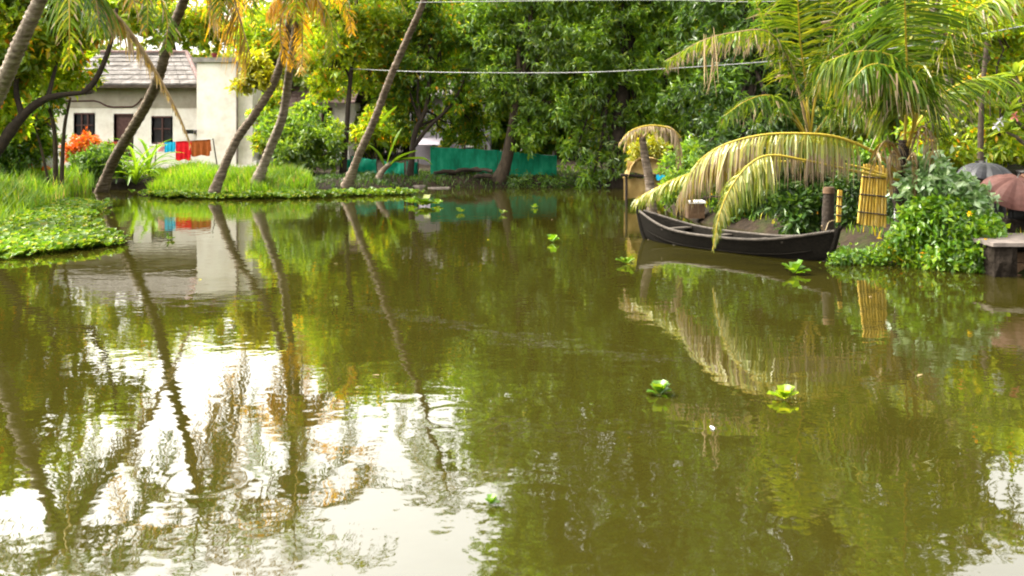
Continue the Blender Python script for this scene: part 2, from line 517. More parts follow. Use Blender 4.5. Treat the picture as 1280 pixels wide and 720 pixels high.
# ------------------------------------------------------------------ vegetation builders
def clumps(mb, blobs, n, k=10, L=.26, Wd=.09, droop=.35, mat=0, shell=.35, spread=.16, gap=.0, flat=1.0):
    """leaf rosettes spread through a set of ellipsoids: (centre, (rx, ry, rz))"""
    wts = np.array([r[0] * r[1] * r[2] for _, r in blobs]) ** .72
    cnt = rng.multinomial(n, wts / wts.sum())
    for (c, r), m in zip(blobs, cnt):
        if m == 0: continue
        u = rng.normal(size=(m * 2, 3))
        u /= np.linalg.norm(u, axis=1, keepdims=True)
        # lumpy outline: the radius changes with direction
        ph = rng.uniform(0, 6.28, 6)
        lump = 1 + .17 * np.sin(3.1 * u[:, 0] * 2 + ph[0]) + .15 * np.sin(4.3 * u[:, 2] * 2 + ph[1]) + .13 * np.sin(5 * u[:, 1] * 2 + ph[2] + 2 * u[:, 0])
        rad = rng.uniform(0, 1, m * 2) ** shell * lump
        p = u * rad[:, None]
        keep = (np.sin(4.5 * p[:, 0] + ph[3]) + np.sin(4.5 * p[:, 1] + ph[4]) + np.sin(4.9 * p[:, 2] + ph[5])) > -.9 + gap
        p = p[keep][:m]; uu = u[keep][:m]
        pos = np.array(tuple(c)) + p * np.array(r)
        mm = len(pos)
        base = np.repeat(pos, k, 0) + rng.normal(size=(mm * k, 3)) * spread * .4
        d = np.repeat(uu, k, 0) * .45 + rng.normal(size=(mm * k, 3)) * .8
        d[:, 2] = d[:, 2] * flat - droop
        mb.leaves(base, d, L, Wd, mat=mat)


def limb_path(a, b, n=6, sag=.0, wob=.12):
    a, b = np.array(tuple(a)), np.array(tuple(b))
    L = np.linalg.norm(b - a)
    t = np.linspace(0, 1, n)
    p = a + (b - a) * t[:, None]
    p += rng.normal(size=p.shape) * wob * L * .35 * (np.sin(t * np.pi))[:, None]
    p[:, 2] += np.sin(t * np.pi) * L * .08
    return p


def tree(name, label, cat, trunk, r0, blobs, n, leaf, bark='bark', group=None, limbs=True, r1=None, trunks=None, **kw):
    base = Vector(tuple(trunk[0]))
    root = empty(name, base, label, cat, group)
    tb = MB()
    pts = curve_pts(trunk, 14) if len(trunk) > 2 else limb_path(trunk[0], trunk[1], 10, wob=.06)
    rr = np.linspace(r0, (r1 or r0 * .5), len(pts))
    rr[0] *= 1.35; rr[1] *= 1.1
    rr *= rng.uniform(.92, 1.08, len(pts))
    tb.tube(pts, rr, 10)
    for tpts, ra, rb in (trunks or []):
        q = curve_pts(tpts, 12)
        tb.tube(q, np.linspace(ra, rb, 12), 8)
    if limbs:
        for c, r in blobs:
            k = rng.integers(len(pts) // 2, len(pts))
            lp = limb_path(pts[k], c, 7)
            tb.tube(lp, np.linspace(rr[k] * .6, .025, 7), 6)
            for _ in range(4):
                s = rng.integers(3, 7)
                e = np.array(tuple(c)) + rng.normal(size=3) * np.array(r) * .5
                tb.tube(limb_path(lp[s], e, 5), np.linspace(.035, .012, 5), 5)
    tb.build("trunk", M[bark], root, base)
    cb = MB()
    clumps(cb, blobs, n, **kw)
    cb.build("crown", M[leaf] if isinstance(leaf, str) else leaf, root, base)
    return root


def blob(px, py, D, rpx, ry=None, rz=None):
    s = D / F
    rx = rpx * s
    return (P(px, py, D), (rx, ry or rx * .8, (rz * s if rz else rx * .85)))


def frond(pts, n=60, L=.75, Wd=.04, droop=.9, mats=None, parent=None, origin=(0, 0, 0), fwd=.35, tip_dry=.2, name="frond",
          r=.028, prof=None, side=None, gapf=0., sides=(-1, 1), start=.12):
    """one pinnate leaf: a stalk along pts and hanging leaflets on both sides. mats = stalk, leaflet, dry tip"""
    p = curve_pts(pts, 40)
    mb = MB()
    mb.tube(p, np.linspace(r, r * .2, 40), 6, 0)
    seg = np.linalg.norm(np.diff(p, axis=0), axis=1)
    cum = np.concatenate([[0], np.cumsum(seg)])
    tot = cum[-1]
    ts = np.linspace(start, .995, n)
    for sgn in sides:
        tt = np.clip(ts + rng.normal(size=n) * .004, start, 1)
        if gapf:
            tt = tt[rng.random(n) > gapf]
        m = len(tt)
        q = np.stack([np.interp(tt * tot, cum, p[:, k]) for k in range(3)], 1)
        q2 = np.stack([np.interp(np.clip(tt * tot + .08, 0, tot + .08), np.append(cum, tot + .1), np.append(p[:, k], p[-1, k] + (p[-1, k] - p[-2, k]) / seg[-1] * .1)) for k in range(3)], 1)
        T = q2 - q
        T /= np.linalg.norm(T, axis=1, keepdims=True) + 1e-9
        if side is None:
            S = np.cross(T, np.array((0, 0, 1.0)))
            bad = np.linalg.norm(S, axis=1) < .25
            S[bad] = np.array((1.0, .2, 0))
        else:
            S = np.cross(T, np.cross(np.array(side, float), T))
        S /= np.linalg.norm(S, axis=1, keepdims=True) + 1e-9
        Up = np.cross(S, T)
        pr = (np.sin(np.clip((tt - start * .5) / (1 - start * .5), 0, 1) ** .75 * np.pi * .93) * .8 + .25) if prof is None else prof(tt)
        clump = .5 + .5 * np.sin(tt * 61 + rng.uniform(0, 6)) * np.sin(tt * 23 + rng.uniform(0, 6))
        Ln = L * pr * rng.uniform(.72, 1.14, m) * (.86 + .22 * clump) * np.where(rng.random(m) < .07, .45, 1)
        dr = droop * rng.uniform(.75, 1.25, m)
        fw = fwd + tt * .35 + rng.normal(size=m) * .06
        d = S * sgn + T * fw[:, None] + Up * (.25 + rng.normal(size=m) * .12)[:, None]
        d /= np.linalg.norm(d, axis=1, keepdims=True)
        d += rng.normal(size=(m, 3)) * .11
        K = 5
        pos = q.copy()
        cur = d.copy()
        rows = []
        for k in range(K):
            rows.append(pos.copy())
            cur = cur + np.array((0, 0, -1.0)) * (dr * .42)[:, None] + rng.normal(size=(m, 3)) * .1
            cur /= np.linalg.norm(cur, axis=1, keepdims=True)
            pos = pos + cur * (Ln / (K - 1))[:, None]
        rows = np.stack(rows, 1)
        ww = np.array([.55, 1, .95, .7, .12]) * Wd
        wdir = np.cross(cur, Up + rng.normal(size=(m, 3)) * .5)
        wdir = T + .3 * rng.normal(size=(m, 3))
        wdir /= np.linalg.norm(wdir, axis=1, keepdims=True) + 1e-9
        A = rows + wdir[:, None, :] * ww[None, :, None] * .5
        B = rows - wdir[:, None, :] * ww[None, :, None] * .5
        verts = np.stack([A, B], 2).reshape(-1, 3)
        f = []
        mt = []
        drym = rng.random(m) < tip_dry
        for k in range(K - 1):
            b0 = np.arange(m) * K * 2 + k * 2
            f.append(np.stack([b0, b0 + 1, b0 + 3, b0 + 2], 1))
            mt.append(np.where(drym & (k >= 2), 2, 1) if k < 3 else np.where(rng.random(m) < min(1, tip_dry * 2.5), 2, 1))
        mb.add(verts, np.concatenate(f), np.concatenate(mt))
    return mb.build(name, mats, parent, origin)


FG = lambda: [M['rachis'], M['palm_green'], M['dry']]
FY = lambda: [M['rachis'], M['palm'], M['dry']]
FYY = lambda: [M['rachis'], M['palm_yellow'], M['dry']]
FGO = lambda: [M['rachis_dry'], M['palm_gold'], M['brown_dry']]
FB = lambda: [M['rachis_dry'], M['brown_dry'], M['dry']]
FD = lambda: [M['rachis_dry'], M['dry'], M['dry']]


def palm(label, trunk, r0, crown_n, flen, bark='bark_palm', mats=None, group=None, extra=(), nut=True, el=(75, -25), azs=None, nl=44):
    base = Vector(tuple(trunk[0]))
    root = empty("coconut_palm", base, label, "palm", group)
    tb = MB()
    n = 120
    p = curve_pts(trunk, n)
    rr = np.linspace(r0, r0 * .62, n)
    rr[:12] *= np.linspace(1.75, 1.0, 12) ** .8
    rr *= np.where(np.arange(n) % 3 == 0, 1.09, .97) * rng.uniform(.96, 1.04, n)
    tb.tube(p, rr, 10)
    tb.build("trunk", M[bark], root, base)
    c = p[-1]
    for k in range(crown_n):
        a = (azs[k] if azs else k * 2.39996 + rng.uniform(-.2, .2))
        e0 = R(el[0] + (el[1] - el[0]) * k / max(1, crown_n - 1) + rng.uniform(-6, 6))
        L = flen * rng.uniform(.85, 1.1)
        d = np.array((math.cos(a), math.sin(a)))
        pts = []
        pos = c.copy(); e = e0
        for s in range(7):
            pts.append(pos.copy())
            st = L / 6
            pos = pos + st * np.array((d[0] * math.cos(e), d[1] * math.cos(e), math.sin(e)))
            e -= R(17) * (1.0 + .35 * s / 6)
        ms = mats[k % len(mats)]() if mats else FG()
        frond(pts, nl, flen * .2, .05, .8, ms, root, base, r=.035)
    for (pts, kw) in extra:
        frond(pts, parent=root, origin=base, **kw)
    if nut:
        for k in range(6):
            a = k * 1.05
            q = c + np.array((math.cos(a) * .25, math.sin(a) * .25, -.25 - .1 * (k % 2)))
            nb = MB()
            th = np.linspace(0, np.pi, 7)
            nb.tube([q + np.array((0, 0, -.14 * math.cos(t))) for t in th], [max(.004, .11 * math.sin(t)) for t in th], 8, 0, False)
            nb.build("coconut", M['bright'], root, base)
    return root



# ------------------------------------------------------------------ buildings
def win(parent, org, x0, x1, z0, z1, y, label=None, bars=2, door=False, open_pane=True):
    """a window set in front of the wall face y: frame with bars, a pane, a sill"""
    fb = MB()
    t = .07
    fb.box(x0 - t, x1 + t, y - .05, y + .1, z1, z1 + t)
    fb.box(x0 - t, x0, y - .05, y + .1, z0, z1)
    fb.box(x1, x1 + t, y - .05, y + .1, z0, z1)
    fb.box(x0 - t, x1 + t, y - .05, y + .1, z0 - t, z0)
    for k in range(1, bars + 1):
        xx = x0 + (x1 - x0) * k / (bars + 1)
        fb.box(xx - .03, xx + .03, y - .03, y + .05, z0, z1)
    if not door:
        zz = z0 + (z1 - z0) * .55
        fb.box(x0, x1, y - .025, y + .04, zz - .025, zz + .025)
    f = fb.build("door" if door else "window", M['frame'], parent, org)
    g = MB()
    g.box(x0, x1, y + .06, y + .08, z0, z1)
    g.build("door_panel" if door else "pane", M['frame'] if door else M['glass'], f, org)
    if not door:
        sb = MB()
        sb.box(x0 - .14, x1 + .14, y - .14, y + .05, z0 - t - .08, z0 - t - .003)
        sb.build("sill", M['white_paint'], f, org)
    return f


def roof_courses(mb, xa, xb, y0, z0, y1, z1, n, xa1=None, xb1=None):
    """stepped tile courses from the eave (y0, z0) up to (y1, z1); xa1/xb1 = ends at the ridge"""
    xa1 = xa if xa1 is None else xa1
    xb1 = xb if xb1 is None else xb1
    for k in range(n):
        a, b = k / n, (k + 1.25) / n
        b = min(b, 1.04)
        l0, l1 = xa + (xa1 - xa) * a, xa + (xa1 - xa) * b
        r0, r1 = xb + (xb1 - xb) * a, xb + (xb1 - xb) * b
        ya, yb = y0 + (y1 - y0) * a, y0 + (y1 - y0) * b
        za, zb = z0 + (z1 - z0) * a, z0 + (z1 - z0) * b
        th = .075
        # a course is a slightly tilted slab cut into tiles of unequal lift
        nt_ = max(3, int((r0 - l0) / .42))
        for q in range(nt_):
            u0, u1 = q / nt_, (q + .965) / nt_
            j = rng.normal() * .012
            v = []
            for zz in (0, th):
                v += [(l0 + (r0 - l0) * u0, ya, za + zz + j), (l0 + (r0 - l0) * u1, ya, za + zz + j * .3),
                      (l1 + (r1 - l1) * u1, yb, zb + zz - .045), (l1 + (r1 - l1) * u0, yb, zb + zz - .045)]
            mb.add(v, [(0, 3, 2, 1), (4, 5, 6, 7), (0, 1, 5, 4), (1, 2, 6, 5), (2, 3, 7, 6), (3, 0, 4, 7)])


def house():
    D = 44.0
    org = P(180, 210, D)
    org.z = .3
    root = empty("house", org, "whitewashed house with grey tiled roof and a square white tower at its end", "house")
    X = lambda px: (px - 640) / F * D
    Z = lambda py: CAM_H - (py - HOR) / F * D
    zb = .2
    b = MB()                                    # main wall with openings made of strips round them
    x0, x1, ztop = X(60), X(246), Z(108)
    ops = [(X(94), X(117), Z(173), Z(143)), (X(144), X(165), Z(199), Z(144)), (X(191), X(214), Z(178), Z(147))]
    edges = [x0] + [q for o in ops for q in o[:2]] + [x1]
    for k in range(0, len(edges), 2):
        b.box(edges[k], edges[k + 1], D, D + .25, zb, ztop)
    for o in ops:
        b.box(o[0], o[1], D + .001, D + .249, zb, o[2])
        b.box(o[0], o[1], D + .001, D + .249, o[3], ztop)
    b.box(x0, x0 + .25, D + .25, D + 6, zb, ztop)
    b.box(x0, x1, D + 6, D + 6.25, zb, ztop)
    b.build("wall", M['wall'], root, org)
    ub = MB()                                   # beige-grey upper wall, eave shadow painted in as a darker band
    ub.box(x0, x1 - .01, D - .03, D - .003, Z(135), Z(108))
    ub.build("eave_shade_band", M['wall_eave_shade'], root, org)
    mo = MB()                                   # arched moulding line over the door
    line = [(60, 127), (118, 126), (126, 128), (133, 132), (142, 134), (166, 133.5), (172, 130), (178, 123)]
    mo.tube([P(a, c, D) - Vector((0, .06, 0)) for a, c in line], .035, 6)
    mo.build("moulding", M['frame'], root, org)
    win(root, org, *ops[0], D + .05, bars=2)
    win(root, org, *ops[1], D + .05, bars=0, door=True)
    win(root, org, *ops[2], D + .05, bars=1)
    vb = MB()
    vb.box(X(240), X(250.5), D - .96, D - .9, Z(167), Z(162))
    vb.box(X(241), X(250), D - .9, D, Z(166.5), Z(162.5))
    vb.build("vent_box", M['glass'], root, org)
    rb = MB()
    rb.box(X(118), X(150), D - .35, D - .04, Z(181), Z(177))
    rb.build("window_ledge", M['red_paint'], root, org)
    # roof: front slope, hip to the right
    rf = MB()
    roof_courses(rf, X(50), X(256), D - .75, Z(107), D + 3.1, Z(62) - .02, 7, X(90), X(206))
    roof_courses(rf, X(50), X(256), D + 7.0, Z(107), D + 3.1, Z(62) - .02, 7, X(90), X(206))
    v = [(X(256), D - .75, Z(107) + .02), (X(256), D + 7.0, Z(107) + .02), (X(206), D + 3.1, Z(62)), (X(50), D - .75, Z(107) + .02), (X(50), D + 7, Z(107) + .02), (X(90), D + 3.1, Z(62))]
    rf.add(v, [(0, 1, 2), (4, 3, 5)])
    r = rf.build("roof", M['roof'], root, org)
    hb = MB()
    hb.tube([(X(257), D - .8, Z(106) + .08), (X(205), D + 3.1, Z(61) + .06)], .1, 7)
    hb.tube([(X(90), D + 3.1, Z(61) + .06), (X(205), D + 3.1, Z(61) + .06)], .11, 7)
    hb.build("ridge_tiles", M['roof_pink'], r, org)
    eb = MB()
    eb.box(X(50), X(256), D - .77, D - .7, Z(110.5), Z(107))
    eb.build("eave_board", M['wood'], r, org)
    # tower
    T = D - .9
    XT = lambda px: (px - 640) / F * T
    ZT = lambda py: CAM_H - (py - HOR) / F * T
    tb = MB()
    tb.box(XT(246), XT(295.5), T, T + 2.4, zb, ZT(78))
    tb.box(XT(295.5), XT(313), T + .35, T + 2.2, zb, ZT(80))
    tw = tb.build("tower_wall", M['wall'], root, org)
    cb = MB()
    cb.box(XT(242), XT(297), T - .14, T + 2.55, ZT(78) + .003, ZT(72))
    cb.box(XT(297) + .003, XT(315), T + .25, T + 2.3, ZT(80) + .003, ZT(75))
    cb.build("tower_coping", M['cap'], tw, org)
    pb = MB()
    pb.tube([(XT(297), T - .08, ZT(205)), (XT(297), T - .08, ZT(78))], .05, 8)
    pb.build("drainpipe", M['slab'], root, org)
    lb = MB()
    lb.box(XT(322), XT(325), T - 1, T - .9, zb, ZT(203))
    # annex with a dark window right of the tower
    A = D + .6
    XA = lambda px: (px - 640) / F * A
    ZA = lambda py: CAM_H - (py - HOR) / F * A
    ab = MB()
    ab.box(XA(309), XA(360), A, A + 3, zb, ZA(157))
    an = ab.build("annex_wall", M['wall_lilac'], root, org)
    win(root, org, XA(313), XA(326), ZA(188), ZA(166), A - .12, bars=1)
    ar = MB()
    roof_courses(ar, XA(307), XA(372), A - .5, ZA(158), A + 2.4, ZA(128), 5)
    ar.build("annex_roof", M['roof_pink'], an, org)
    st = MB()
    st.box(XA(306), XA(330), A - 1.6, A - .3, zb - .1, ZA(205))
    st.box(XA(308), XA(328), A - 1.1, A - .28, ZA(205) + .003, ZA(200))
    st.build("doorstep", M['white_paint'], root, org)


house()

# pot and small clutter on the tower top
pt = MB()
a = P(268, 72, 43.8)
th = np.linspace(0, 1, 6)
pt.tube([a + Vector((0, 0, .2 * t)) for t in th], [.08, .1, .11, .12, .13, .12], 10)
tag(pt.build("flower_pot", M['maroon'], None, a, a), "small dark red pot standing on the white tower top", "pot")


def simple_house(label, D, x0, x1, ytop, ybase_z, wallm, roofm, roof_y, wins, depth=4, awning=None, group=None):
    X = lambda px: (px - 640) / F * D
    Z = lambda py: CAM_H - (py - HOR) / F * D
    org = Vector((X((x0 + x1) / 2), D, ybase_z))
    root = empty("house", org, label, "house", group)
    b = MB()
    b.box(X(x0), X(x1), D, D + depth, ybase_z, Z(ytop))
    b.build("wall", M[wallm], root, org)
    r = MB()
    roof_courses(r, X(x0) - .4, X(x1) + .4, D - .6, Z(ytop) - .12, D + depth * .5, Z(roof_y), 6)
    roof_courses(r, X(x0) - .4, X(x1) + .4, D + depth + .6, Z(ytop) - .12, D + depth * .5, Z(roof_y), 6)
    r.build("roof", M[roofm], root, org)
    for (a, c, d, e) in wins:
        win(root, org, X(a), X(c), Z(e), Z(d), D - .11, bars=1)
    if awning:
        a = MB()
        x_, y_, z_, q_ = awning
        a.add([(X(x_), D - 1.2, Z(q_)), (X(y_), D - 1.2, Z(q_)), (X(y_), D - .01, Z(z_)), (X(x_), D - .01, Z(z_)),
               (X(x_), D - 1.2, Z(q_) - .06), (X(y_), D - 1.2, Z(q_) - .06), (X(y_), D - .01, Z(z_) - .06), (X(x_), D - .01, Z(z_) - .06)],
              [(0, 1, 2, 3), (7, 6, 5, 4), (0, 4, 5, 1), (1, 5, 6, 2), (3, 2, 6, 7), (0, 3, 7, 4)])
        a.build("awning", M['wall_lilac'], root, org)
    return root


simple_house("white house with faded pink roof behind the yellow-green trees", 53, 362, 436, 127, .3, 'wall', 'roof_pink', 104, [(404, 414, 136, 160)])
simple_house("lilac grey house behind the green net fence", 49, 512, 612, 120, .3, 'wall_lilac', 'roof', 92, [(540, 553, 178, 200), (580, 592, 150, 180)], awning=(526, 556, 172, 180))


# ------------------------------------------------------------------ clothesline and small things in the yard
def hang_cloth(mb, a, b, drop, folds=3, amp=.04, t=.012):
    """a cloth folded over a line between a and b"""
    a, b = np.array(tuple(a)), np.array(tuple(b))
    nx, nz = 14, 8
    g = []
    for side in (0, 1):
        for i in range(nx + 1):
            for j in range(nz + 1):
                u, v = i / nx, j / nz
                p = a + (b - a) * u
                wv = amp * math.sin(u * folds * 6.28 + side) * v
                dd = drop * (1 if side == 0 else .75) * (1 + .05 * math.sin(u * 9 + side))
                g.append((p[0] + wv * .3, p[1] + (-.02 - .03 * v if side == 0 else .02 + .05 * v) + wv, p[2] - dd * v + .012))
    f = []
    for side in (0, 1):
        o = side * (nx + 1) * (nz + 1)
        for i in range(nx):
            for j in range(nz):
                k = o + i * (nz + 1) + j
                f.append((k, k + nz + 1, k + nz + 2, k + 1))
    o = (nx + 1) * (nz + 1)
    for i in range(nx):
        f.append((i * (nz + 1), (i + 1) * (nz + 1), o + (i + 1) * (nz + 1), o + i * (nz + 1)))
    mb.add(g, f, 0, True)


DL = 39.0
la, lb_ = P(196, 178.5, DL), P(266, 174.5, DL)
root = empty("clothesline", Vector((la.x, DL, .4)), "clothesline on two leaning sticks in front of the white house", "clothesline")
cb = MB()
cb.tube(curve_pts([la, (la + lb_) / 2 + Vector((0, 0, -.05)), lb_], 12), .012, 5)
cb.build("line", M['wire'], root, root.location)
for (q, dx) in ((la, -.12), (lb_, .25)):
    pb = MB()
    pb.tube([Vector((q.x + dx, DL, .25)), Vector((q.x, DL, q.z + .05))], [.03, .022], 7)
    pb.build("pole", M['wood'], root, root.location)
for (x0, x1, drop, m, lab) in ((198, 205, .36, 'pink_cloth', "small pink cloth, first on the clothesline"),
                               (206, 219, .40, 'blue_cloth', "turquoise blue cloth hanging on the clothesline"),
                               (220, 239, .75, 'red_cloth', "bright red cloth hanging on the clothesline"),
                               (239.6, 263, .62, 'brown_cloth', "rust brown cloth, last on the clothesline")):
    t0, t1 = (x0 - 196) / 70, (x1 - 196) / 70
    a_, b_ = la + (lb_ - la) * t0, la + (lb_ - la) * t1
    mb = MB()
    hang_cloth(mb, a_, b_, drop)
    o = mb.build("hanging_cloth", M[m], None, a_, a_)
    tag(o, lab, "cloth", "washing on the clothesline")

# sack with an orange cloth in the grass
a = P(52, 212, 33.5)
root = empty("sack", a, "lumpy white sack with orange ends lying in the left grass", "sack")
for nm, mt, pts, rr in (("sack_body", 'white_cloth', [(-.28, 0, .1), (-.15, 0, .22), (.05, .02, .27), (.25, 0, .2), (.36, 0, .08)], [.08, .2, .24, .19, .06]),
                        ("end_cloth", 'orange', [(-.52, -.02, .06), (-.42, -.02, .14), (-.3, 0, .16), (-.2, -.02, .12)], [.04, .12, .13, .05]),
                        ("end_cloth", 'orange', [(.1, -.16, .0), (.22, -.18, .06), (.34, -.1, .02)], [.05, .1, .04])):
    mb = MB()
    mb.tube(curve_pts([a + Vector(q) for q in pts], 14), np.interp(np.linspace(0, 1, 14), np.linspace(0, 1, len(rr)), rr), 12)
    mb.build(nm, M[mt], root, a)


# ------------------------------------------------------------------ green net fence, tarps, landing in the middle
def sheet(mb, a, b, zt0, zt1, zb0, zb1, nx=26, nz=10, amp=.05, seed=0):
    """a sagging cloth hung from a..b (points on the ground plan), top heights zt, bottom heights zb"""
    r = np.random.default_rng(seed)
    ph = r.uniform(0, 6.28, 6)
    g = []
    for layer in (0, .012):
        for i in range(nx + 1):
            for j in range(nz + 1):
                u, v = i / nx, j / nz
                zt = zt0 + (zt1 - zt0) * u - .035 * abs(math.sin(u * 3 * math.pi)) ** .7
                zb = zb0 + (zb1 - zb0) * u + .06 * math.sin(u * 7 + ph[0])
                z = zt + (zb - zt) * v
                y = a[1] + (b[1] - a[1]) * u + amp * (math.sin(u * 11 + ph[1] + v * 2) * .5 + math.sin(u * 23 + ph[2] - v) * .35 + math.sin(v * 5 + ph[3] + u * 4) * .4) + layer
                g.append((a[0] + (b[0] - a[0]) * u, y, z))
    o = (nx + 1) * (nz + 1)
    f = []
    for l in (0, 1):
        for i in range(nx):
            for j in range(nz):
                k = l * o + i * (nz + 1) + j
                q = (k, k + nz + 1, k + nz + 2, k + 1)
                f.append(q if l == 0 else q[::-1])
    mb.add(g, f, 0, True)


def net_fence(label, x0, x1, D, yt0, yt1, yb0, yb1, posts, seed):
    a, b = P(x0, 200, D), P(x1, 200, D)
    Z = lambda py: CAM_H - (py - HOR) / F * D
    org = Vector(((a.x + b.x) / 2, D, .3))
    root = empty("net_fence", org, label, "fence", "green net fences at the water")
    mb = MB()
    sheet(mb, (a.x, D), (b.x, D), Z(yt0), Z(yt1), Z(yb0), Z(yb1), seed=seed)
    mb.build("net", M['net'], root, org)
    for px in posts:
        q = P(px, 200, D)
        pb = MB()
        pb.tube([(q.x, D + .1, H(q.x, D) - .2), (q.x + .03, D + .1, Z(yt0) + .06)], [.045, .035], 8)
        pb.build("post", M['wood'], root, org)
    rb = MB()
    rb.tube([(a.x, D + .08, Z(yt0) - .03), ((a.x + b.x) / 2, D + .08, Z((yt0 + yt1) / 2) - .05), (b.x, D + .08, Z(yt1) - .03)], .015, 6)
    rb.build("top_rope", M['wire'], root, org)


net_fence("long green net fence between the lilac house and the thick leaning trunk", 538, 622, 39.5, 183, 187, 225, 228, (540, 580, 606), 3)
net_fence("short green net fence right of the thick leaning trunk", 622.5, 696, 39.2, 188, 194, 229, 231, (660, 694), 8)
for k, (x0, x1, yt0, yt1, yb0, yb1, D, lab) in enumerate(((425, 438, 196, 199, 216, 217, 39, "narrow teal tarp left of the long leaning palm trunk"),
                                                       (440, 470, 195, 199, 217, 220, 38.6, "teal tarp right behind the long leaning palm trunk"),
                                                       (480, 505, 201, 203, 220, 224, 38.2, "teal tarp behind the tilted banana plant"),
                                                       (508, 522, 201, 202, 227, 228, 38.8, "teal tarp hanging right of the dark forked trunk"))):
    Z = lambda py: CAM_H - (py - HOR) / F * D
    a, b = P(x0, 200, D), P(x1, 200, D)
    org = Vector(((a.x + b.x) / 2, D, .4))
    root = empty("tarp_screen", org, lab, "tarp", "teal tarps near the centre")
    mb = MB()
    sheet(mb, (a.x, D), (b.x, D), Z(yt0), Z(yt1), Z(yb0), Z(yb1), nx=14, amp=.11, seed=20 + k)
    mb.build("cloth", M['tarp'], root, org)
    for q in (a, b):
        pb = MB()
        pb.tube([(q.x, D + .15, H(q.x, D) - .2), (q.x, D + .15, Z(yt0) + .05)], .03, 7)
        pb.build("stake", M['wood'], root, org)

# landing stones at the waterline
for k, (px, py, wd, lab) in enumerate(((521, 231.5, 26, "flat pale landing stone under the forked trunk, leftmost of three"), (548, 234.5, 30, "flat pale landing stone, middle of three at the waterline"),
                                      (572, 238, 22, "flat pale landing stone, rightmost and lowest of three"))):
    D = 37.6 - .25 * k
    a = P(px, py, D)
    s = D / F
    mb = MB()
    nn = 10
    ang = np.linspace(0, 2 * np.pi, nn, endpoint=False)
    rr = rng.uniform(.85, 1.1, nn)
    top = np.stack([a.x + np.cos(ang) * rr * wd * s * .5, a.y + np.sin(ang) * rr * .45, np.full(nn, a.z + .02)], 1)
    ed = np.stack([a.x + np.cos(ang) * rr * wd * s * .53, a.y + np.sin(ang) * rr * .48, np.full(nn, a.z - .05)], 1)
    bot = ed.copy(); bot[:, 2] = -.25
    mb.add(np.vstack([top, ed, bot]), [(i, (i + 1) % nn, nn + (i + 1) % nn, nn + i) for i in range(nn)] + [(nn + i, nn + (i + 1) % nn, 2 * nn + (i + 1) % nn, 2 * nn + i) for i in range(nn)])
    mb.add(top, [tuple(range(nn))])
    tag(mb.build("landing_stone", M['slab'], None, a, a), lab, "stone", "landing stones")

# ------------------------------------------------------------------ wires
for nm, pts, lab in (("power_line", [P(438, 86, 37.9), P(520, 89.5, 34), P(620, 91, 30), P(760, 89.5, 27), P(960, 77, 26), P(1140, 57, 25), P(1400, 10, 24)], "grey wire sagging across the water in front of the big trees"),
                     ("power_line", [P(520, 3, 27), P(720, 0.6, 26), P(850, 0.4, 26), P(960, 2, 25.5), P(1150, -6, 25)], "upper grey wire at the top edge of the picture")):
    mb = MB()
    q = curve_pts(pts, 50)
    mb.tube(q, .012, 5)
    tag(mb.build(nm, M['wire'], None, q[0], q[0]), lab, "wire", "wires over the canal")


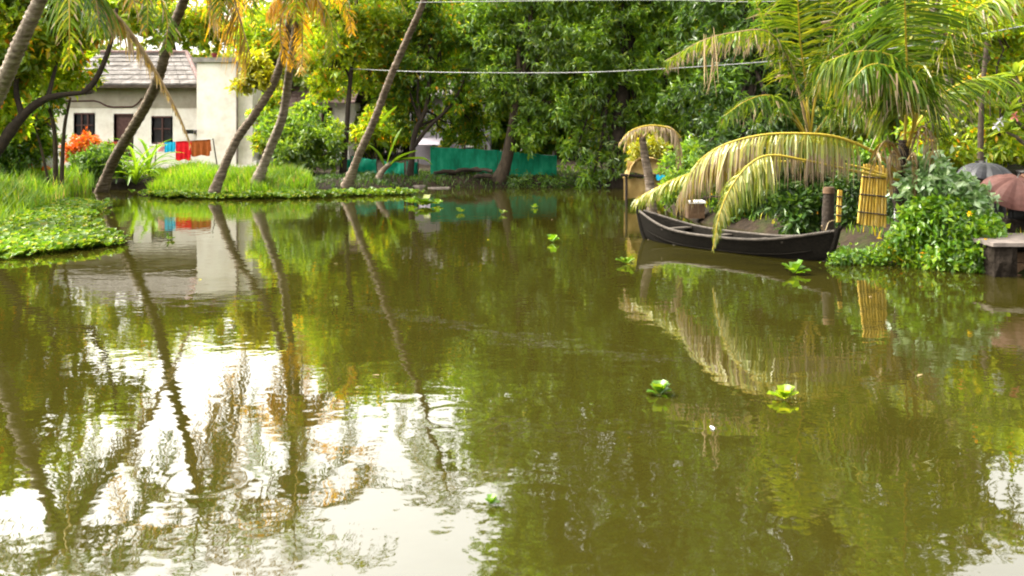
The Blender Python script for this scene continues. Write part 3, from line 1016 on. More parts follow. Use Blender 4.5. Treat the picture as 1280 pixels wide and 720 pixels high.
# ------------------------------------------------------------------ boat
def canoe():
    bow, stern = Vector((2.78, 20.75, 0)), Vector((5.5, 17.35, 0))
    ax = (stern - bow); Ln = ax.length; ax.normalize()
    sd_ = Vector((ax.y, -ax.x, 0))               # sideways, toward the right of travel
    if sd_.y > 0: sd_ = -sd_                     # toward the viewer
    org = (bow + stern) / 2
    root = empty("canoe", org, "old black wooden canoe with upswept ends moored under drooping palm fronds", "boat")
    NS, NR = 36, 13
    beam = .5

    def section(t, inset=0.0):
        wv = max(.015, beam * (1 - abs(2 * t - 1) ** 2.6) ** .8 - inset)
        shear = .27 + .33 * abs(2 * t - 1) ** 3.0 * (1.0 if t < .5 else .85)
        keel = -.16 + .2 * abs(2 * t - 1) ** 4 + inset
        over = (abs(2 * t - 1) ** 8) * .22 * (-1 if t < .5 else 1)
        pts = []
        for k in range(NR):
            a = -1 + 2 * k / (NR - 1)
            yy = wv * math.copysign(abs(a) ** .62, a)
            hh = abs(a) ** 2.1
            z = keel + (shear - keel) * hh
            p = bow + ax * (Ln * t + over * hh) + sd_ * yy
            pts.append((p.x, p.y, z))
        return pts
    g = []
    for l, ins in ((0, 0), (1, .035)):
        for i in range(NS + 1):
            g += section(i / NS, ins)
    f = []
    o = (NS + 1) * NR
    for l in (0, 1):
        for i in range(NS):
            for j in range(NR - 1):
                k = l * o + i * NR + j
                q = (k, k + NR, k + NR + 1, k + 1)
                f.append(q if l else q[::-1])
    mb = MB()
    mb.add(g, f, 0, True)
    for i in range(NS):
        for j in (0, NR - 1):
            k = i * NR + j
            mb.add([g[k], g[k + NR], g[o + k + NR], g[o + k]], [(0, 1, 2, 3)], 0)
    mb.build("hull", M['wood_black'], root, org)
    for e in (0, NR - 1):
        rb = MB()
        rb.tube([np.array(section(t)[e]) + (0, 0, .012) for t in np.linspace(.015, .985, 40)], .028, 7)
        rb.build("gunwale", M['wood_rim'], root, org)
    for j in (9, 10.6):                            # a rubbing strake along the viewer's side
        sb = MB()
        jj = int(round(j))
        if j > 10: continue
        side = NR - 1 - 2
        sb.tube([np.array(section(t)[side]) for t in np.linspace(.06, .94, 36)], .017, 6)
        sb.tube([np.array(section(t)[2]) for t in np.linspace(.06, .94, 36)], .017, 6)
        sb.build("strake", M['wood_black'], root, org)
    for t in (.2, .42, .64, .82):
        s_ = section(t, .03)
        a_, b_ = np.array(s_[0]), np.array(s_[-1])
        tb = MB()
        tv = np.array((ax.x, ax.y, 0)) * .09
        dz = np.array((0, 0, .03))
        a_[2] -= .06; b_[2] -= .06
        v = [a_ - tv, b_ - tv, b_ + tv, a_ + tv, a_ - tv + dz, b_ - tv + dz, b_ + tv + dz, a_ + tv + dz]
        tb.add(v, [(0, 3, 2, 1), (4, 5, 6, 7), (0, 1, 5, 4), (1, 2, 6, 5), (2, 3, 7, 6), (3, 0, 4, 7)])
        tb.build("thwart", M['wood_rim'], root, org)
    fb = MB()                                      # loose floor boards
    for k in range(5):
        off = (k - 2) * .13
        a_ = bow + ax * Ln * (.24 + .03 * (k % 2)) + sd_ * off; b_ = bow + ax * Ln * (.76 - .04 * (k % 3)) + sd_ * off
        n_ = sd_ * .055
        z0 = -.03 + abs(off) * .12
        v = [a_ - n_, a_ + n_, b_ + n_, b_ - n_]
        v = [(p.x, p.y, z0) for p in v] + [(p.x, p.y, z0 + .02) for p in v]
        fb.add(v, [(0, 3, 2, 1), (4, 5, 6, 7), (0, 1, 5, 4), (1, 2, 6, 5), (2, 3, 7, 6), (3, 0, 4, 7)])
    fb.build("floor_boards", M['wood_rim'], root, org)
    for t, sgn in ((.0, -1), (1.0, 1)):            # stem posts
        pb = MB()
        sc_ = section(t)
        mid = np.array(sc_[NR // 2]); top = np.array(sc_[0]) * .5 + np.array(sc_[-1]) * .5
        q = curve_pts([mid + (0, 0, -.05), mid * .6 + top * .4 + np.array((ax.x, ax.y, 0)) * .03 * sgn, top + (0, 0, .03), top + np.array((ax.x, ax.y, 0)) * .06 * sgn + (0, 0, .05)], 10)
        pb.tube(q, [.05, .055, .055, .05, .05, .05, .045, .045, .04, .035], 8)
        pb.build("stem_post", M['wood_black'], root, org)


canoe()

# mooring rope from the stern to the post, lying slack
mb = MB()
q = curve_pts([(5.42, 17.42, .62), (5.5, 17.6, .5), (5.62, 17.85, .48), (5.72, 17.98, .62), (5.83, 18.0, .66), (5.84, 18.13, .65), (5.72, 18.22, .64)], 30)
mb.tube(q, .011, 6)
tag(mb.build("mooring_rope", M['dry'], None, q[0], q[0]), "slack pale rope tying the canoe stern to the dark post", "rope")

# mooring post at the stern
a = Vector((5.75, 18.1, -.5))
top = P(1036, 236, 18.1)
root = empty("mooring_post", Vector((a.x, a.y, 0)), "thick dark post with a pale cut top beside the canoe stern", "post")
mb = MB()
n = 14
mb.tube([a + (top - a) * t + Vector((.012 * math.sin(7 * t), 0, 0)) for t in np.linspace(0, 1, n)], np.linspace(.13, .1, n) * rng.uniform(.94, 1.06, n), 10)
mb.build("trunk", M['bark_dark'], root, root.location)
mb = MB()
mb.tube([top + Vector((0, 0, -.08)), top + Vector((0, 0, .03))], [.112, .1], 10)
mb.build("cut_top", M['brick_step'], root, root.location)


# ------------------------------------------------------------------ right bank: bamboo screen, cloth, shelter, landing
def bamboo_screen(label, pts_top, pts_bot, D, n, mat='bamboo', lean=.15):
    (x0, y0), (x1, y1) = pts_top
    (u0, v0), (u1, v1) = pts_bot
    org = P((u0 + u1) / 2, (v0 + v1) / 2, D)
    root = empty("bamboo_screen", org, label, "screen", "bamboo screens on the right bank")
    mb = MB()
    for k in range(n):
        t = (k + .5) / n
        a = P(x0 + (x1 - x0) * t, y0 + (y1 - y0) * t + rng.uniform(-1.5, 2.5), D + lean)
        b = P(u0 + (u1 - u0) * t, v0 + (v1 - v0) * t + rng.uniform(-1, 2), D)
        b.y += rng.uniform(-.015, .015)
        wd = abs(x1 - x0) / F * D / n * .56
        mb.tube([b, (a + b) / 2 + Vector((0, rng.uniform(-.01, .01), 0)), a], [wd, wd * .97, wd * .9], 6)
    mb.build("slats", M[mat], root, org)
    for t in (.2, .5, .8):
        cb_ = MB()
        cb_.tube([P(x0 + (u0 - x0) * t - .6, y0 + (v0 - y0) * t, D + lean * (1 - t) - .03), P(x1 + (u1 - x1) * t + .6, y1 + (v1 - y1) * t, D + lean * (1 - t) - .03)], .014, 6)
        cb_.build("cross_cord", M['wood'], root, org)


bamboo_screen("tall yellow bamboo screen standing left of the young palm trunk", ((1079, 206), (1109, 208)), ((1071, 279), (1108, 284)), 18.6, 9)
bamboo_screen("narrow brownish bamboo screen half hidden behind the bluish bush", ((1148, 220), (1164, 222)), ((1144, 262), (1160, 264)), 19, 5)
bamboo_screen("thin bamboo strip right beside the thick dark mooring post", ((1047, 238), (1053, 238)), ((1045, 276), (1051, 278)), 18.9, 2)

mb = MB()
a_, b_ = P(1119, 250, 17.9), P(1126, 250, 17.9)
hang_cloth(mb, a_, b_, .45, 2, .02)
tag(mb.build("hanging_cloth", M['white_cloth'], None, a_, a_), "narrow white cloth hanging beside the young palm trunk", "cloth")
mb = MB()
mb.tube([P(1112, 247.5, 17.95), P(1121, 249.3, 17.9), P(1134, 249, 17.85)], .012, 6)
tag(mb.build("cloth_cord", M['wire'], None, P(1112, 247.5, 17.95), P(1112, 247.5, 17.95)), "short cord holding the narrow white cloth at the palm trunk", "cord")

# pale yellow tarp shelter across the water
D = 29.0
org = Vector((P(808, 230, D).x, D, .2))
root = empty("tarp_shelter", org, "small shelter under a rounded pale yellow tarp behind the canoe bow", "shelter")
mb = MB()
g, f = [], []
n1, n2 = 12, 8
for l in (0, 1):
    for i in range(n1 + 1):
        for j in range(n2 + 1):
            u, v = i / n1, j / n2
            px = 784 + 50 * u
            z = P(0, 221, D).z + .62 * math.sin(math.pi * min(1, max(0, u))) ** .6 + .05 * math.sin(9 * u + 3 * v) - l * .02
            g.append((P(px, 0, D).x, D - .2 + 1.4 * v, z - .12 * v))
o = (n1 + 1) * (n2 + 1)
for l in (0, 1):
    for i in range(n1):
        for j in range(n2):
            k = l * o + i * (n2 + 1) + j
            q = (k, k + n2 + 1, k + n2 + 2, k + 1)
            f.append(q if l == 0 else q[::-1])
for i in range(n1):
    k = i * (n2 + 1)
    f.append((k, k + n2 + 1, o + k + n2 + 1, o + k))
mb.add(g, f, 0, True)
mb.build("roof_tarp", M['yellow_tarp'], root, org)
mb = MB()
sheet(mb, (P(784, 0, D).x, D), (P(832, 0, D).x, D), P(0, 200, D).z, P(0, 203, D).z, P(0, 218, D).z, P(0, 218, D).z, amp=.05, seed=3)
mb.build("end_curtain", M['yellow_tarp'], root, org)
mb = MB()
sheet(mb, (P(780, 0, D).x, D + .1), (P(826, 0, D).x, D + .1), P(0, 222, D).z, P(0, 222, D).z, P(0, 250, D).z, P(0, 252, D).z, amp=.06, seed=4)
mb.build("front_cloth", M['yellow_tarp'], root, org)
mb = MB()
mb.tube([P(776, 219, D - .1), P(806, 220, D - .1), P(842, 219, D - .1)], .045, 7)
mb.build("crossbar", M['bark_dark'], root, org)
for px in (783, 834):
    mb = MB()
    q = P(px, 219, D)
    mb.tube([(q.x, D - .02, -.4), (q.x, D - .02, q.z)], .04, 7)
    mb.build("post", M['bark_dark'], root, org)
mb = MB()
hang_cloth(mb, P(820, 218.5, D - .12), P(831, 218.5, D - .12), .16, 2, .02)
mb.build("blue_strip", M['blue_cloth'], root, org)

mb = MB()
a = P(869, 252, 24.4)
mb.box(a.x - .22, a.x + .22, a.y - .2, a.y + .25, a.z - .03, a.z + .02)
mb.box(a.x - .2, a.x + .2, a.y - .18, a.y + .22, .1, a.z - .033, 1)
tag(mb.build("crate", [M['white_paint'], M['brick_step']], None, a, a), "brown box with a white lid on the bank behind the canoe", "box")


# stone landing at the right edge
D = 15.6
org = Vector((P(1275, 330, D).x, D, 0))
root = empty("stone_landing", org, "dark stone landing block with a pale top slab at the right edge", "landing")
mb = MB()


def rough_box(mb, x0, x1, y0, y1, z0, z1, nx=5, nz=4, amp=.025):
    for face in range(4):
        g = []
        for i in range(nx + 1):
            for j in range(nz + 1):
                u, v = i / nx, j / nz
                if face == 0: p = (x0 + (x1 - x0) * u, y0, z0 + (z1 - z0) * v)
                elif face == 1: p = (x1, y0 + (y1 - y0) * u, z0 + (z1 - z0) * v)
                elif face == 2: p = (x1 - (x1 - x0) * u, y1, z0 + (z1 - z0) * v)
                else: p = (x0, y1 - (y1 - y0) * u, z0 + (z1 - z0) * v)
                e = 0 if i in (0, nx) or j in (0, nz) else amp
                g.append(np.array(p) + rng.normal(size=3) * e)
        mb.add(g, [(i * (nz + 1) + j, (i + 1) * (nz + 1) + j, (i + 1) * (nz + 1) + j + 1, i * (nz + 1) + j + 1) for i in range(nx) for j in range(nz)])
    mb.add([(x0, y0, z1), (x1, y0, z1), (x1, y1, z1), (x0, y1, z1)], [(0, 1, 2, 3)])


xa = P(1243, 0, D).x
rough_box(mb, xa, xa + .36, D, D + 1.3, -.5, P(0, 308, D).z)
rough_box(mb, xa + 1.6, xa + 2.0, D, D + 1.3, -.5, P(0, 308, D).z)
rough_box(mb, xa + .36, xa + 1.6, D + .5, D + 1.3, -.5, P(0, 308, D).z - .01)
mb.build("block", M['stone'], root, org)
mb = MB()
mb.box(xa - .06, xa + 2.1, D - .08, D + 1.35, P(0, 308, D).z + .004, P(0, 303, D).z)
mb.build("top_slab", M['slab'], root, org)
mb = MB()
for k in range(4):
    mb.box(xa + .364, xa + 1.596, D + .04 + .11 * k, D + .496, -.3 + .16 * k, -.14 + .16 * k - .004)
mb.build("steps", M['brick_step'], root, org)


# ------------------------------------------------------------------ people under umbrellas
def skin_mesh(name, verts, edges, rad, mat, parent, origin, root=0, sub=2):
    me = bpy.data.meshes.new(name)
    me.from_pydata([tuple(Vector(v) - Vector(origin)) for v in verts], edges, [])
    o = bpy.data.objects.new(name, me)
    COL.objects.link(o)
    if parent: o.parent = parent
    sk = o.modifiers.new("skin", 'SKIN')
    sk.use_smooth_shade = True
    if not me.skin_vertices:
        me.attributes.new  # the layer comes with the modifier
    for k, r in enumerate(rad):
        r = (r, r) if np.isscalar(r) else r
        me.skin_vertices[0].data[k].radius = r
        me.skin_vertices[0].data[k].use_root = (k == root)
    sb = o.modifiers.new("smooth", 'SUBSURF')
    sb.levels = sub; sb.render_levels = sub
    me.materials.append(M[mat])
    return o


def umbrella(label, hub, tilt, rad, depth, mat, grip):
    """hub = top of the canopy; tilt = axis direction (up)"""
    up = np.array(tilt, float); up /= np.linalg.norm(up)
    root = empty("umbrella", Vector(grip), label, "umbrella", "open umbrellas on the right bank")
    u = np.cross(up, (0, 1, 0)); u /= np.linalg.norm(u)
    v = np.cross(up, u)
    hub = np.array(tuple(hub))
    nr, na = 7, 32
    g = []
    for l in (0, 1):
        for i in range(nr + 1):
            for j in range(na):
                t = i / nr
                a = j / na * 2 * np.pi
                scal = 1 - .075 * (1 - abs(math.cos(a * 4))) ** 1 * t * 2      # eight panels pulled in between the ribs
                rr = rad * math.sin(t * 1.35) / math.sin(1.35) * scal
                dz = -depth * (1 - math.cos(t * 1.35)) / (1 - math.cos(1.35)) - l * .006 - .22 * depth * (1 - abs(math.cos(a * 4))) * t * (1 - .4 * t)
                g.append(hub + (u * math.cos(a) + v * math.sin(a)) * rr + up * dz)
    o = (nr + 1) * na
    f = []
    for l in (0, 1):
        for i in range(nr):
            for j in range(na):
                k, k2 = l * o + i * na + j, l * o + i * na + (j + 1) % na
                q = (k, k2, k2 + na, k + na)
                f.append(q if l == 0 else q[::-1])
    mb = MB()
    mb.add(g, f, 0, False)
    mb.build("canopy", M[mat], root, grip)
    mb = MB()
    mb.tube([hub + up * .07, hub, np.array(tuple(grip)) - up * .1], [.006, .009, .009], 7)
    mb.build("shaft", M['metal'], root, grip)
    mb = MB()
    gp = np.array(tuple(grip))
    q = [gp - up * .02, gp - up * .14, gp - up * .19 + u * .02, gp - up * .2 + u * .05, gp - up * .17 + u * .075]
    mb.tube(curve_pts(q, 10), .013, 7)
    mb.build("handle", M['wood'], root, grip)
    for j in range(8):
        mb = MB()
        a = j / 8 * 2 * np.pi
        pts = []
        for t in np.linspace(.02, 1, 7):
            rr = rad * math.sin(t * 1.35) / math.sin(1.35)
            dz = -depth * (1 - math.cos(t * 1.35)) / (1 - math.cos(1.35)) - .014
            pts.append(hub + (u * math.cos(a) + v * math.sin(a)) * rr + up * dz)
        mb.tube(pts, .004, 5)
        mb.build("rib", M['metal'], root, grip)
    return root


def seated_person(label, seat, face, shirt, grip, lean=.05):
    """sitting on a low stone; face = yaw the person looks to (0 = toward the camera); right hand holds the grip point"""
    seat = np.array(seat, float)
    fw = np.array((math.sin(face), -math.cos(face), 0)); rt = np.array((-fw[1], fw[0], 0)) * -1
    up = np.array((0, 0, 1.0))
    Q = lambda f_, r_, u_: seat + fw * f_ + rt * r_ + up * u_
    root = empty("person", Vector(seat), label, "person", "people sitting under umbrellas")
    gr = np.array(tuple(grip))
    hip, wa, ch, nk = Q(0, 0, .1), Q(.02, 0, .27), Q(.03 + lean, 0, .46), Q(.03 + lean, 0, .58)
    hb_, hc, ht = Q(.05 + lean, 0, .66), Q(.06 + lean, 0, .74), Q(.05 + lean, 0, .84)
    V = [hip, wa, ch, nk, hb_, hc, ht]
    E = [(0, 1), (1, 2), (2, 3), (3, 4), (4, 5), (5, 6)]
    Rr = [(.15, .11), (.13, .1), (.15, .1), .052, .065, (.075, .09), (.05, .06)]

    def chain(start, pts, rr):
        prev = start
        for p, r in zip(pts, rr):
            V.append(p); Rr.append(r); E.append((prev, len(V) - 1)); prev = len(V) - 1
        return prev
    shR, shL = Q(.03 + lean, .19, .5), Q(.03 + lean, -.19, .5)
    el = (shR + gr) / 2 + np.array((0, 0, -.12)) + rt * .06
    wr = gr + (el - gr) / np.linalg.norm(el - gr) * .09
    w1 = chain(2, [shR, el, wr, gr + (wr - gr) * .35], [.055, .043, .028, (.038, .02)])
    hdir = (gr - wr) / np.linalg.norm(gr - wr)
    wl = Q(.34, -.12, .2)
    w2 = chain(2, [shL, Q(.1, -.27, .27), wl, Q(.41, -.1, .18)], [.055, .043, .028, (.038, .02)])
    # five separate fingers on each hand, closed on the shaft / resting on the knee
    for base, d0, curl in ((w1, hdir, .9), (w2, np.array(fw), .35)):
        b0 = np.array(V[base])
        acr = np.cross(d0, up); acr = acr / (np.linalg.norm(acr) + 1e-6)
        for q, ln in ((-.03, .07), (-.01, .08), (.01, .075), (.03, .058)):
            p1 = b0 + d0 * .04 + up * q
            p2 = p1 + d0 * ln * .5 + acr * ln * .3 * curl
            p3 = p2 + d0 * ln * .25 * (1 - curl) + acr * ln * .45 * curl - up * .005
            chain(base, [p1, p2, p3], [.010, .009, .007])
        chain(base, [b0 - acr * .02 + up * .03, b0 + d0 * .04 - acr * .015 + up * .055], [.012, .009])
    for s in (1, -1):
        chain(0, [Q(.06, .1 * s, .09), Q(.42, .11 * s, .13), Q(.44, .11 * s, -.12), Q(.40, .11 * s, -.36), Q(.54, .12 * s, -.385)], [.095, .07, .058, .04, (.045, .028)])
    skin_mesh("body", V, E, Rr, 'skin', root, seat)
    # face features, part of the head
    for s in (-1, 1):
        e = hc + fw * .085 + rt * .032 * s + up * .01
        hd = MB(); hd.tube([e - rt * .013, e + rt * .013], [.008, .008], 6, 0)
        hd.build("eye", M['hair'], root, seat)
        er = hc + rt * .085 * s - fw * .005
        hd = MB(); hd.tube([er - up * .03, er, er + up * .03], [.012, .02, .014], 6)
        hd.build("ear", M['skin'], root, seat)
    nz = hc + fw * .09 - up * .025
    hd = MB(); hd.tube([nz + up * .03, nz + fw * .02 - up * .005, nz - up * .012], [.008, .014, .01], 6)
    hd.build("nose", M['skin'], root, seat)
    mo = hc + fw * .084 - up * .062
    hd = MB(); hd.tube([mo - rt * .025, mo + fw * .006, mo + rt * .025], [.004, .009, .004], 6)
    hd.build("mouth", M['umb_brown'], root, seat)
    hV = [hc + up * .1 - fw * .01, hc + up * .07 - fw * .06, hc - fw * .075, hc - up * .06 - fw * .06]
    skin_mesh("hair", hV + [hc + up * .07 + fw * .045], [(0, 1), (1, 2), (2, 3), (0, 4)], [(.075, .05), (.085, .06), (.08, .05), (.06, .04), (.06, .035)], 'hair', root, seat, sub=1)
    sV = [hip + up * .0, wa, ch, nk - up * .035, shR, shR * .45 + el * .55, shL, shL * .45 + Q(.1, -.27, .27) * .55]
    skin_mesh("shirt", sV, [(0, 1), (1, 2), (2, 3), (2, 4), (4, 5), (2, 6), (6, 7)], [(.165, .125), (.148, .115), (.165, .115), .06, .07, .062, .07, .062], shirt, root, seat)
    tV = [hip - up * .01]
    tE = []
    tR = [(.17, .13)]
    for s in (1, -1):
        n0 = len(tV)
        tV += [Q(.08, .1 * s, .09), Q(.42, .11 * s, .13), Q(.44, .11 * s, -.12), Q(.41, .11 * s, -.3)]
        tE += [(0, n0), (n0, n0 + 1), (n0 + 1, n0 + 2), (n0 + 2, n0 + 3)]
        tR += [.11, .085, .075, .065]
    skin_mesh("trousers", tV, tE, tR, 'black_cloth', root, seat)
    return root


def seat_stone(label, c, h):
    mb = MB()
    c = Vector(c)
    n = 12
    rr = rng.uniform(.9, 1.1, n)
    a = np.linspace(0, 2 * np.pi, n, endpoint=False)
    rows = []
    for z, k in ((-.15, 1.1), (h * .5, 1.08), (h * .9, 1.0), (h, .8)):
        rows.append(np.stack([c.x + np.cos(a) * .28 * k * rr, c.y + np.sin(a) * .24 * k * rr, np.full(n, c.z + z)], 1))
    mb.add(np.vstack(rows), [(r * n + i, r * n + (i + 1) % n, (r + 1) * n + (i + 1) % n, (r + 1) * n + i) for r in range(3) for i in range(n)], 0, True)
    mb.add(rows[-1], [tuple(range(n))])
    tag(mb.build("boulder", M['stone'], None, c, c), label, "stone", "stones people sit on")


def person_with_umbrella(plabel, ulabel, slabel, x, y, seat_h, face, shirt, hub, rad, depth, mat, tilt):
    g = H(x, y)
    seat_stone(slabel, (x, y, g), seat_h)
    seat = (x, y, g + seat_h)
    hub = Vector(hub)
    up = Vector(tilt).normalized()
    grip = hub - up * .62
    seated_person(plabel, seat, face, shirt, grip)
    umbrella(ulabel, hub, tilt, rad, depth, mat, grip)


hb1 = P(1233, 203, 18.6)
person_with_umbrella("person with dark hair sitting behind the bush under the grey umbrella", "open grey umbrella above the bluish bush",
                     "dark boulder behind the bluish bush under the person with the grey umbrella", P(1222, 0, 18.75).x, 18.75, .42, .5, 'black_cloth', hb1, .53, .26, 'umb_grey', (.06, -.05, 1))
hb2 = P(1272, 222, 17.2)
person_with_umbrella("person in dark maroon shirt sitting behind the stone landing", "open reddish brown umbrella tilted over the stone landing",
                     "dark boulder behind the stone landing under the person in maroon", P(1274, 0, 17.45).x, 17.45, .3, .35, 'maroon', hb2, .56, .36, 'umb_brown', (.10, -.42, 1))
#@@VEGETATION

# ------------------------------------------------------------------ vegetation
def G(px, D, dz=0):
    """a point on the ground at column px, depth D"""
    x = (px - 640) / F * D
    return Vector((x, D, H(x, D) + dz))


# far trees closing the view: three kinds, copied
def far_proto(kind, leaf, label):
    h = 8.0
    bl = {0: [((0, 0, 5.2), (2.9, 2.6, 2.2)), ((-1.6, .4, 3.2), (2.1, 1.9, 1.7)), ((1.7, -.3, 3.3), (2.1, 1.9, 1.8)), ((.2, .2, 1.4), (2.4, 2, 1.4))],
          1: [((0, 0, 5.8), (2.2, 2.2, 1.9)), ((-.9, 0, 3.8), (2.4, 2.1, 1.7)), ((1.3, .4, 2.9), (2.1, 2, 1.9)), ((-.7, .2, 1.3), (2.4, 2, 1.3))],
          2: [((.4, 0, 4.9), (3.2, 2.5, 1.9)), ((-2.1, 0, 3.9), (1.8, 1.9, 1.8)), ((0, .3, 2.4), (2.9, 2.1, 1.8)), ((1.9, 0, 1.4), (1.9, 1.7, 1.4))]}[kind]
    bl = [(Vector(c), r) for c, r in bl]
    return tree("far_tree", label, "tree", [(0, 0, -.2), (.1, 0, 2.5), (-.1, .1, 5)], .16, bl, 1150, leaf, k=8, L=.42, Wd=.17, spread=.3,
                group="far trees closing the view")


FARL = ["pale yellow-green leafy tree in the far row behind everything", "dense mid green leafy tree in the far row behind everything", "broad yellow-green tree in the far row behind everything"]
protos = [far_proto(0, 'far', FARL[0]), far_proto(1, 'mid', FARL[1]), far_proto(2, 'lime', FARL[2])]
used = [False] * 3
slots = []
for px, D, s, kd in ((-40, 50, 1.25, 2), (60, 56, 1.2, 0), (150, 60, .92, 0), (205, 62, .9, 2), (268, 60, .86, 0), (325, 62, .93, 2), (392, 58, 1.45, 0), (450, 60, 1.7, 1), (510, 58, 1.6, 2),
                     (560, 60, 1.6, 1), (120, 66, .9, 2), (240, 68, .9, 0), (350, 68, 1.0, 1), (470, 68, 1.9, 0), (585, 66, 1.7, 1),
                     (640, 56, 1.75, 1), (710, 60, 1.9, 1), (790, 56, 1.8, 1), (860, 60, 1.85, 1), (930, 54, 1.6, 1), (1000, 58, 1.7, 0), (1060, 52, 1.9, 2), (1125, 50, 1.9, 0), (1180, 54, 1.3, 2),
                     (1240, 48, 1.2, 0), (1300, 52, 1.35, 2), (1165, 42, .8, 2), (1225, 40, .8, 0), (1285, 38, .85, 2), (1090, 44, 1.5, 0), (-110, 44, 1.3, 1)):
    g = G(px, D)
    rz = rng.uniform(0, 6.28)
    if not used[kd]:
        protos[kd].location = g; protos[kd].rotation_euler = (0, 0, rz); protos[kd].scale = (s,) * 3
        used[kd] = True
    else:
        dup(protos[kd], g, rz, s)

# trees in the middle distance, left to right
tree("leafy_tree", "bright green tree with orange leaves and a dark bent trunk at the left edge", "tree",
     [P(-28, 225, 28), P(0, 183, 28), P(22, 152, 28), P(48, 128, 28), P(75, 119, 28), P(116, 115, 28)], .2,
     [blob(15, 40, 28, 58), blob(-40, 120, 28.5, 60), blob(90, 26, 29, 48), blob(30, 88, 28.9, 36), blob(100, 82, 29.8, 30), blob(-70, 30, 28, 80), blob(30, -30, 28, 60), blob(12, 150, 29.6, 26), blob(70, 85, 30, 30), blob(150, 10, 30, 34)],
     1600, 'lime', 'bark_dark', k=9, L=.27, Wd=.15, droop=.3, r1=.05, limbs=False,
     trunks=[([P(105, 115.5, 28), P(118, 102, 28), P(130, 78, 28), P(140, 48, 28), P(146, 10, 28)], .1, .05), ([P(28, 146, 28), P(20, 110, 28.4), P(26, 60, 28.6), P(20, 20, 28.4)], .09, .04), ([P(60, 122, 28), P(68, 90, 28.6), P(80, 40, 29)], .07, .03)])
tree("leafy_tree", "slender bush-like tree with three brown stems left of the white house", "tree",
     [G(70, 32.5), P(68, 165, 32.5), P(58, 125, 32.5)], .09, [blob(58, 108, 32.5, 32), blob(80, 100, 33, 24), blob(28, 150, 33, 34), blob(45, 182, 33.5, 26)], 420, 'mid', 'bark', k=9, L=.26, Wd=.1,
     trunks=[([G(76, 32.4), P(80, 165, 32.4), P(88, 122, 32.4)], .08, .04), ([G(64, 32.6), P(50, 180, 32.6), P(40, 150, 32.6)], .05, .03)])
tree("leafy_tree", "yellow-green tree with orange leaves hanging over the house roof", "tree",
     [G(222, 52), P(222, 100, 52), P(212, 30, 52)], .2, [blob(205, 22, 51, 48), blob(160, 12, 52, 42), blob(252, 42, 52, 34), blob(285, 20, 53, 40)], 1050, 'lime', k=8, L=.34, Wd=.14)
tree("leafy_tree", "loose light green tree between the white tower and the grey palm trunk", "tree",
     [G(335, 47), P(338, 120, 47), P(345, 60, 47)], .17, [blob(330, 45, 47, 40), blob(380, 60, 47, 38), blob(400, 20, 47, 46), blob(330, 115, 47.5, 26)], 900, 'lime', k=8, L=.3, Wd=.12)
tree("leafy_tree", "thin dark straight trunk with orange-dotted leaves left of the long leaning palm", "tree",
     [G(428, 38), P(433, 165, 38), P(437, 110, 38), P(444, 40, 38), P(446, -10, 38)], .12,
     [blob(420, 60, 38, 42), blob(470, 40, 38.5, 42), blob(440, 0, 38, 50), blob(410, 105, 38.5, 28), blob(462, 95, 39, 28)], 1050, 'lime', 'bark_dark', k=8, L=.24, Wd=.1, droop=.4)
tree("leafy_tree", "orange-fruited tree with a dark forked trunk behind the banana plant", "tree",
     [G(512, 38.6), P(515, 195, 38.6), P(519, 165, 38.6), P(535, 125, 38.6), P(537, 40, 38.6)], .14,
     [blob(520, 75, 39, 46), blob(560, 110, 39, 34), blob(500, 120, 39.5, 32), blob(550, 40, 39, 44), blob(480, 70, 40, 34), blob(520, 5, 39, 50), blob(515, 150, 39.5, 24), blob(575, 150, 40.5, 30), blob(603, 130, 40.5, 34), blob(560, 168, 40, 18), blob(600, 168, 40.5, 18)], 2000, 'mid', 'bark_dark', k=9, L=.24, Wd=.09, droop=.5,
     trunks=[([P(516, 185, 38.6), P(535, 160, 38.6), P(565, 130, 38.6), P(580, 100, 38.6)], .09, .04)])
tree("mango_tree", "big glossy mango tree with a thick leaning trunk between the green nets", "tree",
     [G(623, 38.4, -.1), P(632, 205, 38.3), P(640, 165, 38.3), P(650, 110, 38), P(665, 40, 39), P(680, -60, 40)], .27,
     [blob(640, 80, 38.5, 62), blob(610, 35, 39, 55), blob(700, 60, 38.5, 66), blob(650, -20, 39, 80), blob(730, 0, 39.5, 80), blob(650, 130, 38.5, 44), blob(600, 85, 39, 36),
      blob(690, 130, 38, 44), blob(660, 165, 38, 26), blob(620, -90, 40, 60), blob(700, -130, 40, 90), blob(740, 90, 38, 50), blob(690, -215, 40, 95), blob(660, -290, 41, 80), blob(760, -280, 41, 90)],
     6800, 'mango', 'bark', k=11, L=.27, Wd=.085, droop=.55)
tree("mango_tree", "dark spreading mango tree with low drooping branches right of the green nets", "tree",
     [G(772, 37.8, -.1), P(770, 190, 37.8), P(778, 120, 38.5), P(790, 20, 40), P(800, -80, 41)], .34,
     [blob(770, 60, 39, 66), blob(830, 90, 39, 62), blob(790, 140, 38.6, 50), blob(745, 165, 38, 36), blob(850, 20, 40, 76), blob(790, -40, 40, 90), blob(880, -60, 41, 100), blob(820, -150, 41, 110), blob(850, -240, 41, 110), blob(900, -330, 42, 110), blob(810, -360, 42, 90),
      blob(720, 190, 37.6, 26), blob(765, 200, 37.6, 32), blob(740, 222, 37.4, 24), blob(850, 150, 38.5, 44), blob(800, 195, 38, 26)],
     6800, 'mango', 'bark_dark', k=11, L=.27, Wd=.085, droop=.6)
